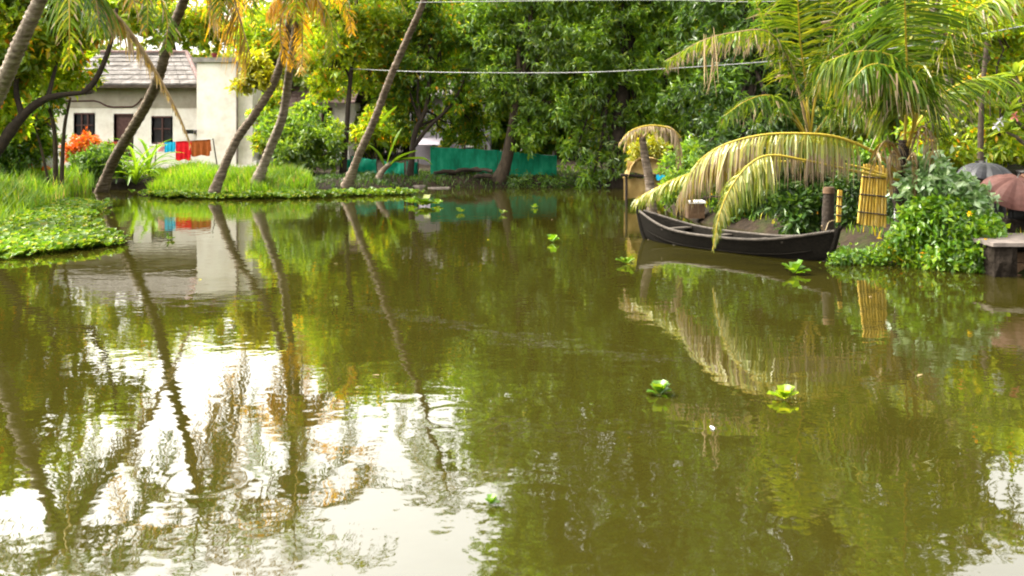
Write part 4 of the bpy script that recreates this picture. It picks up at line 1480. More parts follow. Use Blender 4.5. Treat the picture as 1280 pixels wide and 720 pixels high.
tree("leafy_tree", "dark dense tree behind the arching fronds over the canoe", "tree",
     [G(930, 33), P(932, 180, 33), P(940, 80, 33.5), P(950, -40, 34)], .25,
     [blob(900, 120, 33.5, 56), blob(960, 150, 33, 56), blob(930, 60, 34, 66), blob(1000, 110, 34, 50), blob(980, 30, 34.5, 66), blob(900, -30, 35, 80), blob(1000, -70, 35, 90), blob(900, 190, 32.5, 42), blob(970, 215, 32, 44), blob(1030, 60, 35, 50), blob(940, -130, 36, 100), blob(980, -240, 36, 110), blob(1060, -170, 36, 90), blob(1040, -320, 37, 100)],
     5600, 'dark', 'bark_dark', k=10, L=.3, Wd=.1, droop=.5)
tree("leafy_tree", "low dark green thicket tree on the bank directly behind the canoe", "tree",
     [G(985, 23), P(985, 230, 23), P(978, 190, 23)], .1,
     [blob(960, 235, 23.5, 46), blob(1005, 225, 21.6, 42), blob(925, 262, 23.6, 34), blob(1000, 262, 21.0, 36), blob(945, 205, 25, 46)], 1400, 'deep_shade', 'bark_dark', k=9, L=.2, Wd=.08, droop=.4)
tree("leafy_tree", "light green tree with slim pale trunk behind the grey umbrella", "tree",
     [G(1185, 30), P(1184, 150, 30), P(1180, 60, 30.5), P(1178, -40, 31)], .13, [blob(1180, 20, 31, 60), blob(1215, 90, 32, 40), blob(1150, 110, 32, 42), blob(1190, -50, 32, 70), blob(1200, 160, 31, 34), blob(1130, -120, 32, 80), blob(1110, -230, 33, 80), blob(1210, -160, 33, 60)], 1700, 'far', 'bark_palm', k=8, L=.26, Wd=.11, droop=.4)
tree("leafy_tree", "light green tree with thin brown trunk above the reddish brown umbrella", "tree",
     [G(1226, 28), P(1226, 160, 28), P(1230, 90, 28), P(1240, -10, 28.5)], .1, [blob(1240, 30, 29, 56), blob(1275, 90, 29, 44), blob(1222, 120, 29.5, 34), blob(1290, -20, 29, 60), blob(1250, 170, 29, 34)], 1000, 'lime', 'bark', k=8, L=.26, Wd=.11, droop=.4)
tree("leafy_tree", "slender yellow-green sapling right of the yellow bamboo screen", "tree",
     [G(1162, 24), P(1165, 170, 24), P(1168, 110, 24)], .05, [blob(1160, 165, 24.5, 28), blob(1185, 190, 24.5, 30), blob(1150, 195, 24, 22)], 330, 'lime', 'bark', k=8, L=.18, Wd=.075, droop=.35)


# bushes
def bush(label, px, D, blobs, n, leaf, name="bush", stems=5, **kw):
    g = G(px, D)
    root = empty(name, g, label, "bush")
    sb = MB()
    for k in range(stems):
        c, r = blobs[k % len(blobs)]
        e = np.array(tuple(c)) + rng.normal(size=3) * np.array(r) * .4
        sb.tube(limb_path((g.x + rng.normal() * .12, g.y + rng.normal() * .1, g.z - .15), e, 6, wob=.2), np.linspace(.035, .01, 6), 6)
    sb.build("stems", M['bark'], root, g)
    cb = MB()
    clumps(cb, blobs, n, **kw)
    cb.build("foliage", M[leaf], root, g)
    return root


bush("broad dark green bush with yellow-green tips between the two grey palm trunks", 378, 38,
     [blob(375, 175, 38, 36), blob(345, 160, 38.5, 24), blob(402, 185, 37.5, 30), blob(360, 200, 37, 26), blob(385, 145, 39, 24)], 1000, 'mango', k=9, L=.2, Wd=.09)
bush("yellow-green shrub beside the annex right of the white tower", 335, 40, [blob(332, 145, 40, 18), blob(342, 125, 40, 16), blob(325, 178, 40, 14)], 240, 'lime', k=8, L=.2, Wd=.09)
bush("yellowing shrub right behind the dark straight trunk", 470, 41, [blob(472, 158, 41, 24), blob(452, 170, 41, 18), blob(498, 168, 41.5, 18), blob(425, 165, 41.5, 18)], 380, 'lime', k=8, L=.22, Wd=.1)
bush("dark shrub growing at the foot of the leaning trunk by the inlet", 118, 36.8, [blob(118, 200, 36.8, 18), blob(135, 205, 36.6, 16), blob(102, 205, 37, 14)], 330, 'dark', k=9, L=.18, Wd=.07)
bush("orange-leaved bush in front of the white house", 100, 38, [blob(95, 182, 38, 12), blob(108, 178, 38, 13), blob(92, 193, 38, 8)], 150, 'orange', k=8, L=.16, Wd=.1, droop=.1)
bush("light green shrub below the house windows left of the clothesline", 125, 40, [blob(130, 190, 40, 14), blob(112, 196, 40, 14), blob(150, 192, 40, 12)], 200, 'bright', k=8, L=.18, Wd=.08)
bush("dark hedge-like bush at the left edge behind the tall grass", 20, 33, [blob(10, 195, 33, 30), blob(45, 190, 34, 18), blob(-30, 190, 33, 34)], 500, 'dark', k=9, L=.2, Wd=.08)
bush("low tangled bush under the right green net", 668, 38, [blob(650, 236, 37.9, 20), blob(690, 238, 37.8, 22), blob(720, 240, 37.9, 18)], 260, 'dark', k=8, L=.18, Wd=.06, droop=.5)
bush("pale bluish green bush below the grey umbrella", 1185, 16.9,
     [blob(1170, 222, 17, 33, rz=22), blob(1150, 240, 17.3, 24), blob(1212, 246, 17, 22), blob(1205, 262, 16.9, 26), blob(1160, 212, 17.4, 16)], 520, 'bluegreen', k=9, gap=.5, shell=.6, L=.17, Wd=.09, droop=.25)
bush("bright green bush reaching the water beside the stone landing", 1200, 16.5,
     [blob(1170, 272, 16.7, 34, rz=26), blob(1210, 292, 16.5, 30), blob(1222, 322, 16.1, 20), blob(1140, 290, 16.9, 24), blob(1190, 312, 16.4, 24), blob(1238, 288, 16.6, 16)], 860, 'bright', k=9, gap=.4, shell=.55, L=.14, Wd=.07, droop=.3)
bush("low reddish-stemmed bush at the waterline under the young palm trunk", 1145, 16.9,
     [blob(1150, 322, 16.8, 22), blob(1118, 315, 17, 18), blob(1170, 330, 16.4, 16)], 330, 'mid', k=8, L=.1, Wd=.045, droop=.4, stems=12)
bush("low green creeper bush at the water right of the canoe stern", 1065, 17.2,
     [blob(1062, 322, 17.1, 15, rz=8), blob(1092, 322, 17.0, 13, rz=8), blob(1042, 328, 17.0, 7)], 130, 'bright', k=8, L=.09, Wd=.055, droop=.2)
bush("light green bush in the gap behind the yellow bamboo screen", 1085, 21, [blob(1090, 195, 21, 20), blob(1065, 215, 21, 18), blob(1115, 215, 21, 16)], 260, 'bright', k=8, L=.14, Wd=.07)
bush("dark bush filling the shade between mooring post and bamboo screen", 1060, 20.5, [blob(1058, 240, 20.5, 20), blob(1062, 270, 20.2, 16), blob(1120, 255, 20, 24)], 420, 'deep_shade', k=8, L=.13, Wd=.06)
bush("broken green bush hanging over the bank behind the canoe bow", 850, 26, [blob(850, 232, 26, 26), blob(880, 222, 26.5, 24), blob(860, 195, 27, 22), blob(838, 205, 27, 14)], 420, 'mango', k=9, L=.16, Wd=.06, droop=.5)
bush("yellow-leaved bush above the pale yellow tarp shelter", 806, 30.5, [blob(800, 190, 30.5, 16), blob(820, 182, 30.5, 14)], 150, 'yellow', k=8, L=.17, Wd=.07, droop=.6)


# plants made of long blades
def blade(mb, pts, wd, fold=.25, n=14, mat=0, prof=None):
    p = curve_pts(pts, n)
    T = np.gradient(p, axis=0); T /= np.linalg.norm(T, axis=1, keepdims=True)
    S = np.cross(T, (0, 0, 1.0))
    S /= np.linalg.norm(S, axis=1, keepdims=True) + 1e-6
    N = np.cross(S, T)
    t = np.linspace(0, 1, n)
    w_ = (wd * np.sin(np.clip(t * .94 + .05, 0, 1) * np.pi) ** .6) if prof is None else wd * prof(t)
    A = p + S * w_[:, None] * .5 + N * (w_ * fold)[:, None]
    B = p - S * w_[:, None] * .5 + N * (w_ * fold)[:, None]
    v = np.stack([A, p, B], 1).reshape(-1, 3)
    f = []
    for i in range(n - 1):
        f += [(3 * i, 3 * i + 1, 3 * i + 4, 3 * i + 3), (3 * i + 1, 3 * i + 2, 3 * i + 5, 3 * i + 4)]
    mb.add(v, f, mat, True)


def blade_plant(name, label, px, D, leaves, stalk=None, leaf='bright', group=None, cat="plant"):
    g = G(px, D)
    root = empty(name, g, label, cat, group)
    if stalk:
        tb = MB()
        tb.tube(curve_pts(stalk, 12), np.linspace(.14, .08, 12), 9)
        tb.build("stalk", M['bark_palm_dark'], root, g)
    for pts, wd in leaves:
        mb = MB()
        blade(mb, pts, wd)
        mb.build("leaf", M[leaf], root, g)
    return root


def fan_leaves(px, D, n, L, wd, el=(80, 25), z0=.1):
    g = G(px, D, z0)
    out = []
    for k in range(n):
        a = k * 2.4 + rng.uniform(-.3, .3)
        e = R(el[0] + (el[1] - el[0]) * k / max(1, n - 1))
        d = np.array((math.cos(a), math.sin(a) * .7))
        pos = np.array(tuple(g)); pts = []
        ll = L * rng.uniform(.75, 1.1)
        for s in range(5):
            pts.append(pos.copy())
            pos = pos + ll / 4 * np.array((d[0] * math.cos(e), d[1] * math.cos(e), math.sin(e)))
            e -= R(22)
        out.append((pts, wd))
    return out


blade_plant("banana_plant", "tilted banana plant with one pale upright leaf behind the leaning palm", 478, 36.4,
            [([P(505, 178, 36.4), P(490, 165, 36.3), P(480, 152, 36.2), P(497, 132, 36.2)][1:], .34), ([P(488, 206, 36.3), P(502, 196, 36.2), P(522, 188, 36.1)], .28),
             ([P(486, 205, 36.4), P(505, 200, 36.2), P(528, 199, 36.0), P(540, 206, 36)], .3), ([P(480, 208, 36.4), P(470, 190, 36.2), P(458, 180, 36.2)], .26), ([P(484, 204, 36.4), P(494, 178, 36.4), P(503, 160, 36.5)], .25)],
            [G(472, 36.4), P(478, 214, 36.4), P(488, 204, 36.4)], 'hyacinth')
blade_plant("reed_plant", "tall leafy plant right of the leaning trunk by the inlet", 170, 36.6, fan_leaves(170, 36.6, 26, 1.9, .12, (88, 30)), None, 'mid')
blade_plant("reed_plant", "low dark leafy plant at the water in the small inlet", 152, 36.9, fan_leaves(152, 36.9, 20, 1.1, .11, (80, 10)), None, 'dark')
blade_plant("reed_plant", "tall pale leafy plant before the right house window", 186, 37.6, fan_leaves(186, 37.6, 18, 2.0, .11, (88, 35)), None, 'bright')
blade_plant("reed_plant", "grey-green spiky plant before the left house window", 138, 40, fan_leaves(138, 40, 12, 1.5, .06, (88, 35)), None, 'bluegreen')

# frangipani at the right edge
g = G(1292, 19)
root = empty("frangipani", g, "broad-leaved flowering tree with a pink bloom at the right edge", "tree")
tb = MB()
tips = [P(1262, 140, 18.6), P(1285, 120, 18.6), P(1258, 165, 18.8), P(1300, 150, 18.5), P(1270, 95, 19), P(1310, 80, 19)]
tb.tube(limb_path(g, P(1296, 190, 19), 8), np.linspace(.09, .06, 8), 8)
for t_ in tips:
    tb.tube(limb_path(P(1296, 192, 19), t_, 7), np.linspace(.05, .022, 7), 7)
tb.build("trunk", M['bark_palm'], root, g)
cb = MB()
for t_ in tips:
    for k in range(12):
        a = k * 2.4; e = R(rng.uniform(-15, 55))
        d = np.array((math.cos(a) * math.cos(e), math.sin(a) * math.cos(e), math.sin(e)))
        b0 = np.array(tuple(t_))
        blade(cb, [b0, b0 + d * .2 + (0, 0, .01), b0 + d * .42 - np.array((0, 0, .05))], .12, n=6)
cb.build("crown", M['far'], root, g)
for q, m_ in ((P(1268, 146, 18.4), 'pink_flower'), (P(1250, 152, 18.5), 'white_cloth'), (P(1245, 158, 18.5), 'white_cloth')):
    fb = MB()
    for k in range(5):
        a = k * 1.2566
        d = np.array((math.cos(a), -.5, math.sin(a)))
        blade(fb, [np.array(tuple(q)), np.array(tuple(q)) + d * .05, np.array(tuple(q)) + d * .1], .07, n=5)
    fb.build("flower", M[m_], root, g)

bb = [o for o in COL.objects if o.get('label', '').startswith("bright green bush reaching")][0]
for k, (px, py) in enumerate(((1212, 267), (1232, 301))):
    q = np.array(tuple(P(px, py, 15.95)))
    fb = MB()
    for k2 in range(6):
        a = k2 * 1.047
        d = np.array((math.cos(a), -.35, math.sin(a)))
        blade(fb, [q, q + d * .025, q + d * .05], .045, n=5)
    fb.build("blossom", M['flower'], bb, bb.location)

# dark husks and driftwood on the mud below the nets
for k, (px, py, D_, ln, lab) in enumerate(((585, 229, 38.6, .5, "dark driftwood log lying in the mud below the long green net"), (604, 233, 38.2, .35, "short dark log beside the mango trunk's foot"),
                                           (556, 228, 38.7, .42, "dark log on the mud below the left end of the long net"), (598, 225, 38.9, .55, "reddish log leaning below the middle of the long net"))):
    g_ = G(px, D_, .08)
    mb = MB()
    mb.tube(limb_path(g_ + Vector((-ln, 0, .02)), g_ + Vector((ln, .15 * (-1) ** k, .05)), 8, wob=.04), rng.uniform(.05, .1, 8), 9)
    tag(mb.build("log", M['wood' if k == 3 else 'bark_dark'], None, g_, g_), lab, "log", "logs on the mud")

# yellow creeper hanging on the dark leaning trunk right of the tower
a = P(322, 128, 31.2)
root = empty("creeper", a, "yellow-green creeper clinging to the dark leaning trunk beside the tower", "creeper")
mb = MB()
mb.tube(limb_path(P(336, 116, 31.0), P(318, 80, 31.2), 8), np.linspace(.03, .01, 8), 6)
mb.tube(limb_path(P(334, 118, 31.0), P(302, 105, 31.2), 8), np.linspace(.03, .01, 8), 6)
mb.build("stems", M['bark'], root, a)
mb = MB()
clumps(mb, [blob(318, 78, 31.2, 18), blob(332, 96, 31.1, 15), blob(312, 100, 31.3, 14), blob(300, 108, 31.3, 9)], 190, k=7, L=.2, Wd=.11, droop=.6)
mb.build("foliage", M['yellow'], root, a)

# ------------------------------------------------------------------ palms on the left
up_prof = lambda t: np.clip(1.15 - t, .12, 1)
palm("grey leaning coconut palm trunk crossing the top left corner", [P(-64, 262, 24), P(-30, 170, 23), P(0, 112, 22), P(26, 52, 21), P(50, 0, 20.5), P(78, -62, 20)], .2, 12, 3.2,
     mats=[FG, FG, FY], el=(80, -10), azs=[1.2, 2.2, 3.3, 4.0, .5, 2.7, 5.6, 4.6, 1.7, 6.0, .1, 5.2],
     extra=[([P(78, -62, 20), P(105, -28, 20.1), P(125, 0, 20.3), P(160, 38, 20.6), P(193, 88, 20.8), P(222, 142, 21), P(237, 178, 21.1)],
             dict(n=90, L=1.35, Wd=.05, droop=2.0, mats=[M['rachis_dry'], M['brown_dry'], M['dry']], tip_dry=.35, prof=lambda t: np.clip(1.0 - 1.1 * t, .16, .6), gapf=.1, r=.10)),
            ([P(78, -62, 20), P(100, -40, 19.8), P(118, -6, 19.6), P(124, 30, 19.5)], dict(n=40, L=1.1, Wd=.05, droop=1.4, mats=[M['rachis_dry'], M['dark'], M['palm_green']], gapf=.2, r=.035)),
            ([P(78, -62, 20), P(84, -40, 19.8), P(88, -10, 19.7), P(80, 20, 19.7)], dict(n=40, L=1.1, Wd=.05, droop=1.2, mats=[M['rachis_dry'], M['dark'], M['palm_green']], gapf=.2, r=.035))])
palm("brown leaning palm trunk rising from the inlet across the house front", [G(123, 35.5, -.1), P(140, 205, 34.3), P(163, 165, 32.5), P(187, 123, 31), P(201, 88, 29.8), P(212, 45, 28.8), P(230, 0, 27.5), P(243, -52, 26.5), P(250, -95, 25.6)], .185, 13, 3.8,
     bark='bark_palm_dark', mats=[FB, FY, FG, FGO], el=(75, -20),
     extra=[([P(250, -95, 25.6), P(276, -70, 25.8), P(290, -12, 26.0), P(302, 30, 26.2), P(313, 68, 26.2)], dict(n=110, L=1.9, Wd=.05, droop=.9, mats=[M['rachis_dry'], M['brown_dry'], M['palm_gold']], tip_dry=.4, start=.02, gapf=.1, r=.05, side=(1, -.25, 0), sides=(-1,), fwd=.7, prof=lambda t: np.clip(1.3 - .75 * t, .3, 1))),
            ([P(250, -95, 25.6), P(252, -50, 25.8), P(262, 0, 26.0), P(272, 25, 26.0)], dict(n=40, L=1.2, Wd=.05, droop=3.0, mats=FB(), tip_dry=.3, start=.02, gapf=.15, r=.04))])
palm("dark leaning palm trunk right of the white tower", [G(256, 32.5, -.1), P(292, 182, 32), P(317, 145, 31.4), P(339, 110, 31), P(353, 72, 30.3), P(361, 30, 29.5), P(366, -40, 28.3), P(368, -95, 27.3)], .15, 11, 3.6,
     bark='bark_palm_dark', mats=[FY, FG, FY, FGO], el=(70, -30))
palm("pale grey palm trunk with golden hanging fronds", [G(318, 33.5), P(338, 185, 33), P(352, 150, 32.4), P(358, 118, 32), P(364, 70, 31), P(370, 30, 30), P(373, -12, 29)], .165, 8, 2.8,
     mats=[FGO, FGO, FY], el=(60, -40),
     extra=[([P(373, -12, 29), P(385, -14, 28.6), P(398, 2, 28.4), P(405, 22, 28.3)], dict(n=44, L=.95, Wd=.06, droop=2.5, mats=FGO(), tip_dry=.1, start=.05, r=.04)),
            ([P(373, -12, 29), P(360, -16, 28.7), P(345, -4, 28.5), P(335, 14, 28.4)], dict(n=44, L=.95, Wd=.06, droop=2.5, mats=FGO(), tip_dry=.1, start=.05, r=.04)),
            ([P(373, -12, 29), P(372, -14, 28.5), P(370, 0, 28.1), P(371, 20, 28)], dict(n=40, L=.8, Wd=.06, droop=2.5, mats=FGO(), tip_dry=.1, start=.05, r=.04))])
palm("long slanting palm trunk leaning to the right in front of the teal tarps", [G(434, 34.6), P(450, 190, 34), P(466, 155, 33.4), P(490, 92, 32.5), P(512, 42, 31.8), P(530, 0, 31), P(556, -85, 30.5)], .145, 10, 3.0,
     bark='bark_palm_dark', mats=[FG, FY], el=(75, -15))

# ------------------------------------------------------------------ palms on the right bank
D = 17.4
base = G(1124, D)
palm("young palm with a ragged trunk and arching yellow fronds beside the bamboo screen", [base, P(1129, 270, D), P(1122, 235, D), P(1128, 205, D), P(1130, 175, D)], .15, 0, 3,
     bark='bark_dark', nut=False,
     extra=[
         # long frond arching over the canoe
         ([P(1128, 222, 17.4), P(1095, 192, 17.2), P(1048, 172, 17.0), P(1000, 167, 16.9), P(950, 169, 16.9), P(905, 181, 17.0), P(875, 200, 17.2), P(858, 224, 17.4)],
          dict(n=230, L=1.0, Wd=.024, droop=3.4, mats=[M['rachis'], M['palm_yellow'], M['dry']], tip_dry=.6, start=.25, r=.034, gapf=.1, prof=lambda t: .72 + .25 * np.sin(np.clip((t - .25) / .75, 0, 1) * np.pi))),
         # withered mass hanging along its outer half
         ([P(960, 172, 16.95), P(925, 176, 16.95), P(893, 190, 17.05), P(868, 212, 17.25), P(852, 238, 17.4)],
          dict(n=150, L=.85, Wd=.026, droop=3.4, mats=[M['rachis_dry'], M['dry'], M['brown_dry']], tip_dry=.4, start=.05, r=.02, prof=lambda t: .95 - .35 * t)),
         # yellow end drooping toward the bow
         ([P(1128, 226, 17.5), P(1060, 206, 17.5), P(985, 202, 17.6), P(930, 202, 17.7), P(880, 212, 17.9), P(838, 226, 18.1), P(797, 247, 18.4)],
          dict(n=150, L=.68, Wd=.024, droop=1.5, mats=[M['rachis'], M['palm_yellow'], M['palm']], tip_dry=.35, start=.62, r=.026, prof=lambda t: np.clip(1.5 - t, .3, .9))),
         # frond turning down in front of the canoe
         ([P(1128, 226, 17.3), P(1060, 212, 17.0), P(1005, 200, 16.7), P(962, 194, 16.5), P(936, 206, 16.4), P(914, 234, 16.4), P(900, 266, 16.4), P(891, 312, 16.4)],
          dict(n=180, L=1.1, Wd=.024, droop=1.5, mats=[M['rachis'], M['palm_yellow'], M['palm']], tip_dry=.45, start=.57, r=.028, side=(.75, -.65, 0), sides=(1, 1, -1), prof=lambda t: np.clip(1.75 - 1.7 * t, .07, .9))),
         # frond arching up and over to the left
         ([P(1132, 190, 17.4), P(1146, 140, 17.2), P(1140, 98, 17.0), P(1114, 70, 16.9), P(1074, 64, 16.8), P(1030, 78, 16.8)],
          dict(n=130, L=1.35, Wd=.04, droop=1.5, mats=[M['rachis'], M['palm_green'], M['palm_yellow']], tip_dry=.2, start=.3, r=.03)),
         ([P(1132, 190, 17.4), P(1142, 150, 17.0), P(1134, 108, 16.6), P(1112, 84, 16.4), P(1085, 82, 16.2), P(1062, 104, 16.1)],
          dict(n=110, L=1.1, Wd=.04, droop=1.6, mats=FG(), tip_dry=.15, start=.3, r=.028)),
         # upright frond with leaflets to both sides
         ([P(1130, 188, 17.4), P(1134, 110, 17.3), P(1132, 40, 17.0), P(1130, -30, 16.6), P(1126, -100, 16.0)],
          dict(n=130, L=1.5, Wd=.036, droop=.5, mats=FG(), tip_dry=.05, start=.3, r=.03, side=(1, 0, 0), fwd=.02)),
         ([P(1134, 188, 17.4), P(1152, 130, 17.2), P(1180, 60, 17.0), P(1222, 10, 16.8), P(1275, -10, 16.6)],
          dict(n=110, L=1.15, Wd=.036, droop=1.0, mats=FY(), tip_dry=.1, start=.3, r=.03)),
         ([P(1130, 188, 17.5), P(1150, 150, 17.8), P(1190, 110, 18.3), P(1240, 96, 18.8), P(1290, 108, 19.2)],
          dict(n=90, L=.9, Wd=.036, droop=1.1, mats=FG(), tip_dry=.1, start=.3, r=.028)),
         ([P(1134, 200, 17.4), P(1150, 160, 17.1), P(1162, 168, 16.9), P(1170, 205, 16.8)], dict(n=36, L=.5, Wd=.035, droop=1.6, mats=[M['rachis_dry'], M['brown_dry'], M['dry']], tip_dry=.5, start=.3, r=.025, gapf=.4)),
         ([P(1128, 200, 17.4), P(1110, 176, 17.1), P(1098, 188, 16.9), P(1092, 214, 16.9)], dict(n=36, L=.5, Wd=.035, droop=1.6, mats=[M['rachis_dry'], M['brown_dry'], M['dry']], tip_dry=.5, start=.3, r=.025, gapf=.4)),
         ([P(1126, 215, 17.3), P(1117, 190, 17.2), P(1112, 205, 17.1), P(1114, 240, 17.1)], dict(n=30, L=.3, Wd=.04, droop=2.6, mats=[M['rachis_dry'], M['brown_dry'], M['dry']], tip_dry=.5, start=.2, r=.04)),
         ([P(1130, 215, 17.3), P(1142, 192, 17.1), P(1146, 215, 17.0), P(1143, 250, 17.0)], dict(n=30, L=.3, Wd=.04, droop=2.6, mats=[M['rachis_dry'], M['brown_dry'], M['dry']], tip_dry=.5, start=.2, r=.04)),
     ])
D = 22.6
palm("young green palm fanning out above the thicket behind the canoe", [G(1012, D), P(1014, 230, D), P(1012, 176, D)], .11, 0, 3, bark='bark_dark', nut=False,
     extra=[
         ([P(1012, 176, D), P(1008, 110, D), P(1000, 50, D - .2), P(996, -20, D - .6), P(990, -70, D - 1)], dict(n=110, L=1.25, Wd=.04, droop=.5, mats=FY(), tip_dry=.05, start=.3, r=.035, side=(1, 0, 0), fwd=.5)),
         ([P(1012, 176, D), P(1000, 120, D - .2), P(985, 72, D - .4), P(960, 40, D - .7), P(922, 40, D - 1), P(880, 50, D - 1.2), P(832, 76, D - 1.4)],
          dict(n=110, L=.75, Wd=.038, droop=1.5, mats=[M['rachis_dry'], M['palm'], M['dry']], tip_dry=.4, start=.35, r=.034, prof=lambda t: .5 + .5 * np.sin(np.clip((t - .3) / .7, 0, 1) * np.pi))),
         ([P(1012, 176, D), P(1020, 120, D - .2), P(1036, 70, D - .4), P(1060, 30, D - .6), P(1096, 10, D - .8)], dict(n=100, L=1.2, Wd=.04, droop=1.0, mats=FG(), tip_dry=.1, start=.3, r=.033)),
         ([P(1012, 176, D), P(990, 140, D - .3), P(965, 120, D - .7), P(935, 125, D - 1.1), P(905, 145, D - 1.4)], dict(n=100, L=.85, Wd=.038, droop=1.2, mats=FG(), tip_dry=.1, start=.3, r=.03)),
         ([P(1012, 176, D), P(1040, 140, D - .3), P(1066, 124, D - .7), P(1090, 138, D - 1), P(1106, 165, D - 1.2)], dict(n=100, L=.9, Wd=.038, droop=1.2, mats=FG(), tip_dry=.1, start=.3, r=.03)),
         ([P(1010, 176, D), P(992, 150, D - .5), P(972, 140, D - 1)], dict(n=8, L=.2, Wd=.03, droop=.6, mats=FYY(), start=.75, r=.04)),
         ([P(1012, 176, D), P(1006, 130, D - .1), P(975, 70, D - .1), P(948, 10, D), P(930, -50, D)], dict(n=100, L=1.15, Wd=.04, droop=.7, mats=FG(), tip_dry=.1, start=.3, r=.033)),
     ])
D = 24.5
palm("stunted palm with a short leaning trunk and a dry drooping frond by the yellow shelter", [Vector((P(817, 0, D).x, D, -.3)), P(812, 228, D), P(806, 195, D), P(803, 172, D)], .13, 0, 3, bark='bark_palm_dark', nut=False,
     extra=[
         ([P(850, 172, 24.6), P(838, 161, 24.4), P(812, 157, 24.2), P(788, 164, 24.1), P(775, 178, 24.0)], dict(n=54, L=.27, Wd=.045, droop=2.0, mats=[M['rachis'], M['dry'], M['palm_yellow']], tip_dry=.3, start=.04, r=.04, prof=lambda t: .6 + .4 * np.sin(t * np.pi))),
         ([P(803, 172, D), P(818, 160, D), P(838, 160, D - .1), P(848, 176, D - .2), P(850, 205, D - .2)], dict(n=40, L=.5, Wd=.04, droop=2.4, mats=FD(), tip_dry=.3, start=.2, r=.035)),
         ([P(803, 172, D), P(798, 164, D), P(786, 168, D), P(780, 185, D)], dict(n=30, L=.35, Wd=.04, droop=2.4, mats=FB(), tip_dry=.3, start=.2, r=.03)),
     ])
# dry hanging frond bits above (tattered bract)
a = P(888, 42, 19.3)
root = empty("dry_palm_husk", a, "tattered dry palm strip dangling under the yellow frond in the trees", "dead leaf")
mb = MB()
for k in range(7):
    q = np.array(tuple(a)) + rng.normal(size=3) * .06
    blade(mb, [q, q + (rng.normal() * .05, 0, -.5), q + (rng.normal() * .12, 0, -1.0 - .3 * rng.random())], .06, n=9)
mb.build("strips", M['dry'], root, a)


# ------------------------------------------------------------------ grass, floating plants
def in_poly(x, y, poly):
    poly = np.array(poly, float)
    ins = np.zeros(len(x), bool)
    for k in range(len(poly)):
        a, b = poly[k], poly[(k + 1) % len(poly)]
        c = (a[1] > y) != (b[1] > y)
        xi = a[0] + (y - a[1]) / ((b[1] - a[1]) or 1e-9) * (b[0] - a[0])
        ins ^= c & (x < xi)
    return ins


def scatter(poly, n):
    poly = np.array(poly, float)
    lo, hi = poly.min(0), poly.max(0)
    out = []
    while sum(len(o) for o in out) < n:
        q = rng.uniform(lo, hi, (n * 2, 2))
        out.append(q[in_poly(q[:, 0], q[:, 1], poly)])
    return np.vstack(out)[:n]


def grass(name, poly, n, h, wd=.02, mat='grass', lean=.45, float_=False):
    q = scatter(poly, n)
    z = hgt(q[:, 0], q[:, 1])
    ok = z > -.35
    q, z = q[ok], np.maximum(z[ok], 0 if float_ else -.05)
    m = len(q)
    tuft = .7 + .3 * np.sin(1.9 * q[:, 0] + 1.1 * np.sin(1.3 * q[:, 1])) * np.cos(1.7 * q[:, 1])
    hh = h * tuft * rng.uniform(.55, 1.2, m)
    a = rng.uniform(0, 6.28, m)
    d = np.stack([np.cos(a), np.sin(a), np.zeros(m)], 1) * (hh * lean * rng.uniform(.2, 1.2, m))[:, None]
    b = np.stack([q[:, 0], q[:, 1], z - .02], 1)
    s = np.stack([-np.sin(a + .8), np.cos(a + .8), np.zeros(m)], 1) * wd
    mid = b + d * .35 + np.array((0, 0, 1.0)) * (hh * .62)[:, None]
    tip = b + d + np.array((0, 0, 1.0)) * hh[:, None]
    v = np.stack([b - s * .5, b + s * .5, mid + s * .42, mid - s * .42, tip + s * .06, tip - s * .06], 1)
    i = np.arange(m)[:, None] * 6
    f = np.concatenate([i + np.array([[0, 1, 2, 3]]), i + np.array([[3, 2, 4, 5]])])
    mb = MB()
    mb.add(v.reshape(-1, 3), f)
    o = mb.build(name, M[mat])
    tag(o, kind="stuff")
    return o


LB = [(-10.4, 18), (-10.6, 22), (-12.5, 27.5), (-14.2, 33), (-15.4, 37), (-22, 40), (-26, 32), (-18, 22), (-14, 17)]
tag(grass("tall_grass", LB, 26000, .75, .028), "tall bright green grass on the left bank", "grass")
tag(grass("shore_grass", [(-12.8, 35.2), (-12.2, 33.4), (-9.5, 32.2), (-7.4, 32.3), (-6.6, 33.6), (-7.2, 35), (-9, 37.2), (-13, 37.8)], 15500, .62, .026), "bright green grass strip along the water below the house", "grass")
tag(grass("marsh_grass", [(-10.5, 17), (-9.0, 18), (-8.6, 20), (-9.6, 22.5), (-10.8, 25.5), (-12.2, 29), (-13.4, 31), (-12.2, 24), (-11.6, 19)], 5200, .36, .024, 'grass', .6, True), "thin bright grass growing up through the floating plants", "grass")
tag(grass("yard_grass", [(-24, 37.5), (-9.0, 37), (-8, 40), (-9, 43), (-24, 43)], 8000, .38, .03), "short green grass in the yard before the house", "grass")
tag(grass("bank_weeds", [(-7.6, 34), (-5.5, 34.4), (-4.2, 36), (-3.6, 37.4), (-4.5, 39), (-8, 38.5)], 1700, .24, .035, 'deep_shade', .8), "dark low weeds around the foot of the slanting palm", "weeds")
tag(grass("bank_weeds", [(-3.9, 37.0), (-1, 37.6), (2, 38.1), (4.8, 37.3), (5.4, 40.5), (-4, 40.5)], 2600, .2, .035, 'dark', .8), "dark low weeds on the mud below the nets", "weeds")
tag(grass("right_bank_weeds", [(4.7, 37.5), (4.6, 27), (4.9, 24), (6.5, 20.6), (6.7, 18.4), (7.4, 17.1), (8.3, 16.2), (12, 17), (14, 30), (8, 38)], 9000, .3, .03, 'mid'), "low weeds growing on the right bank", "weeds")


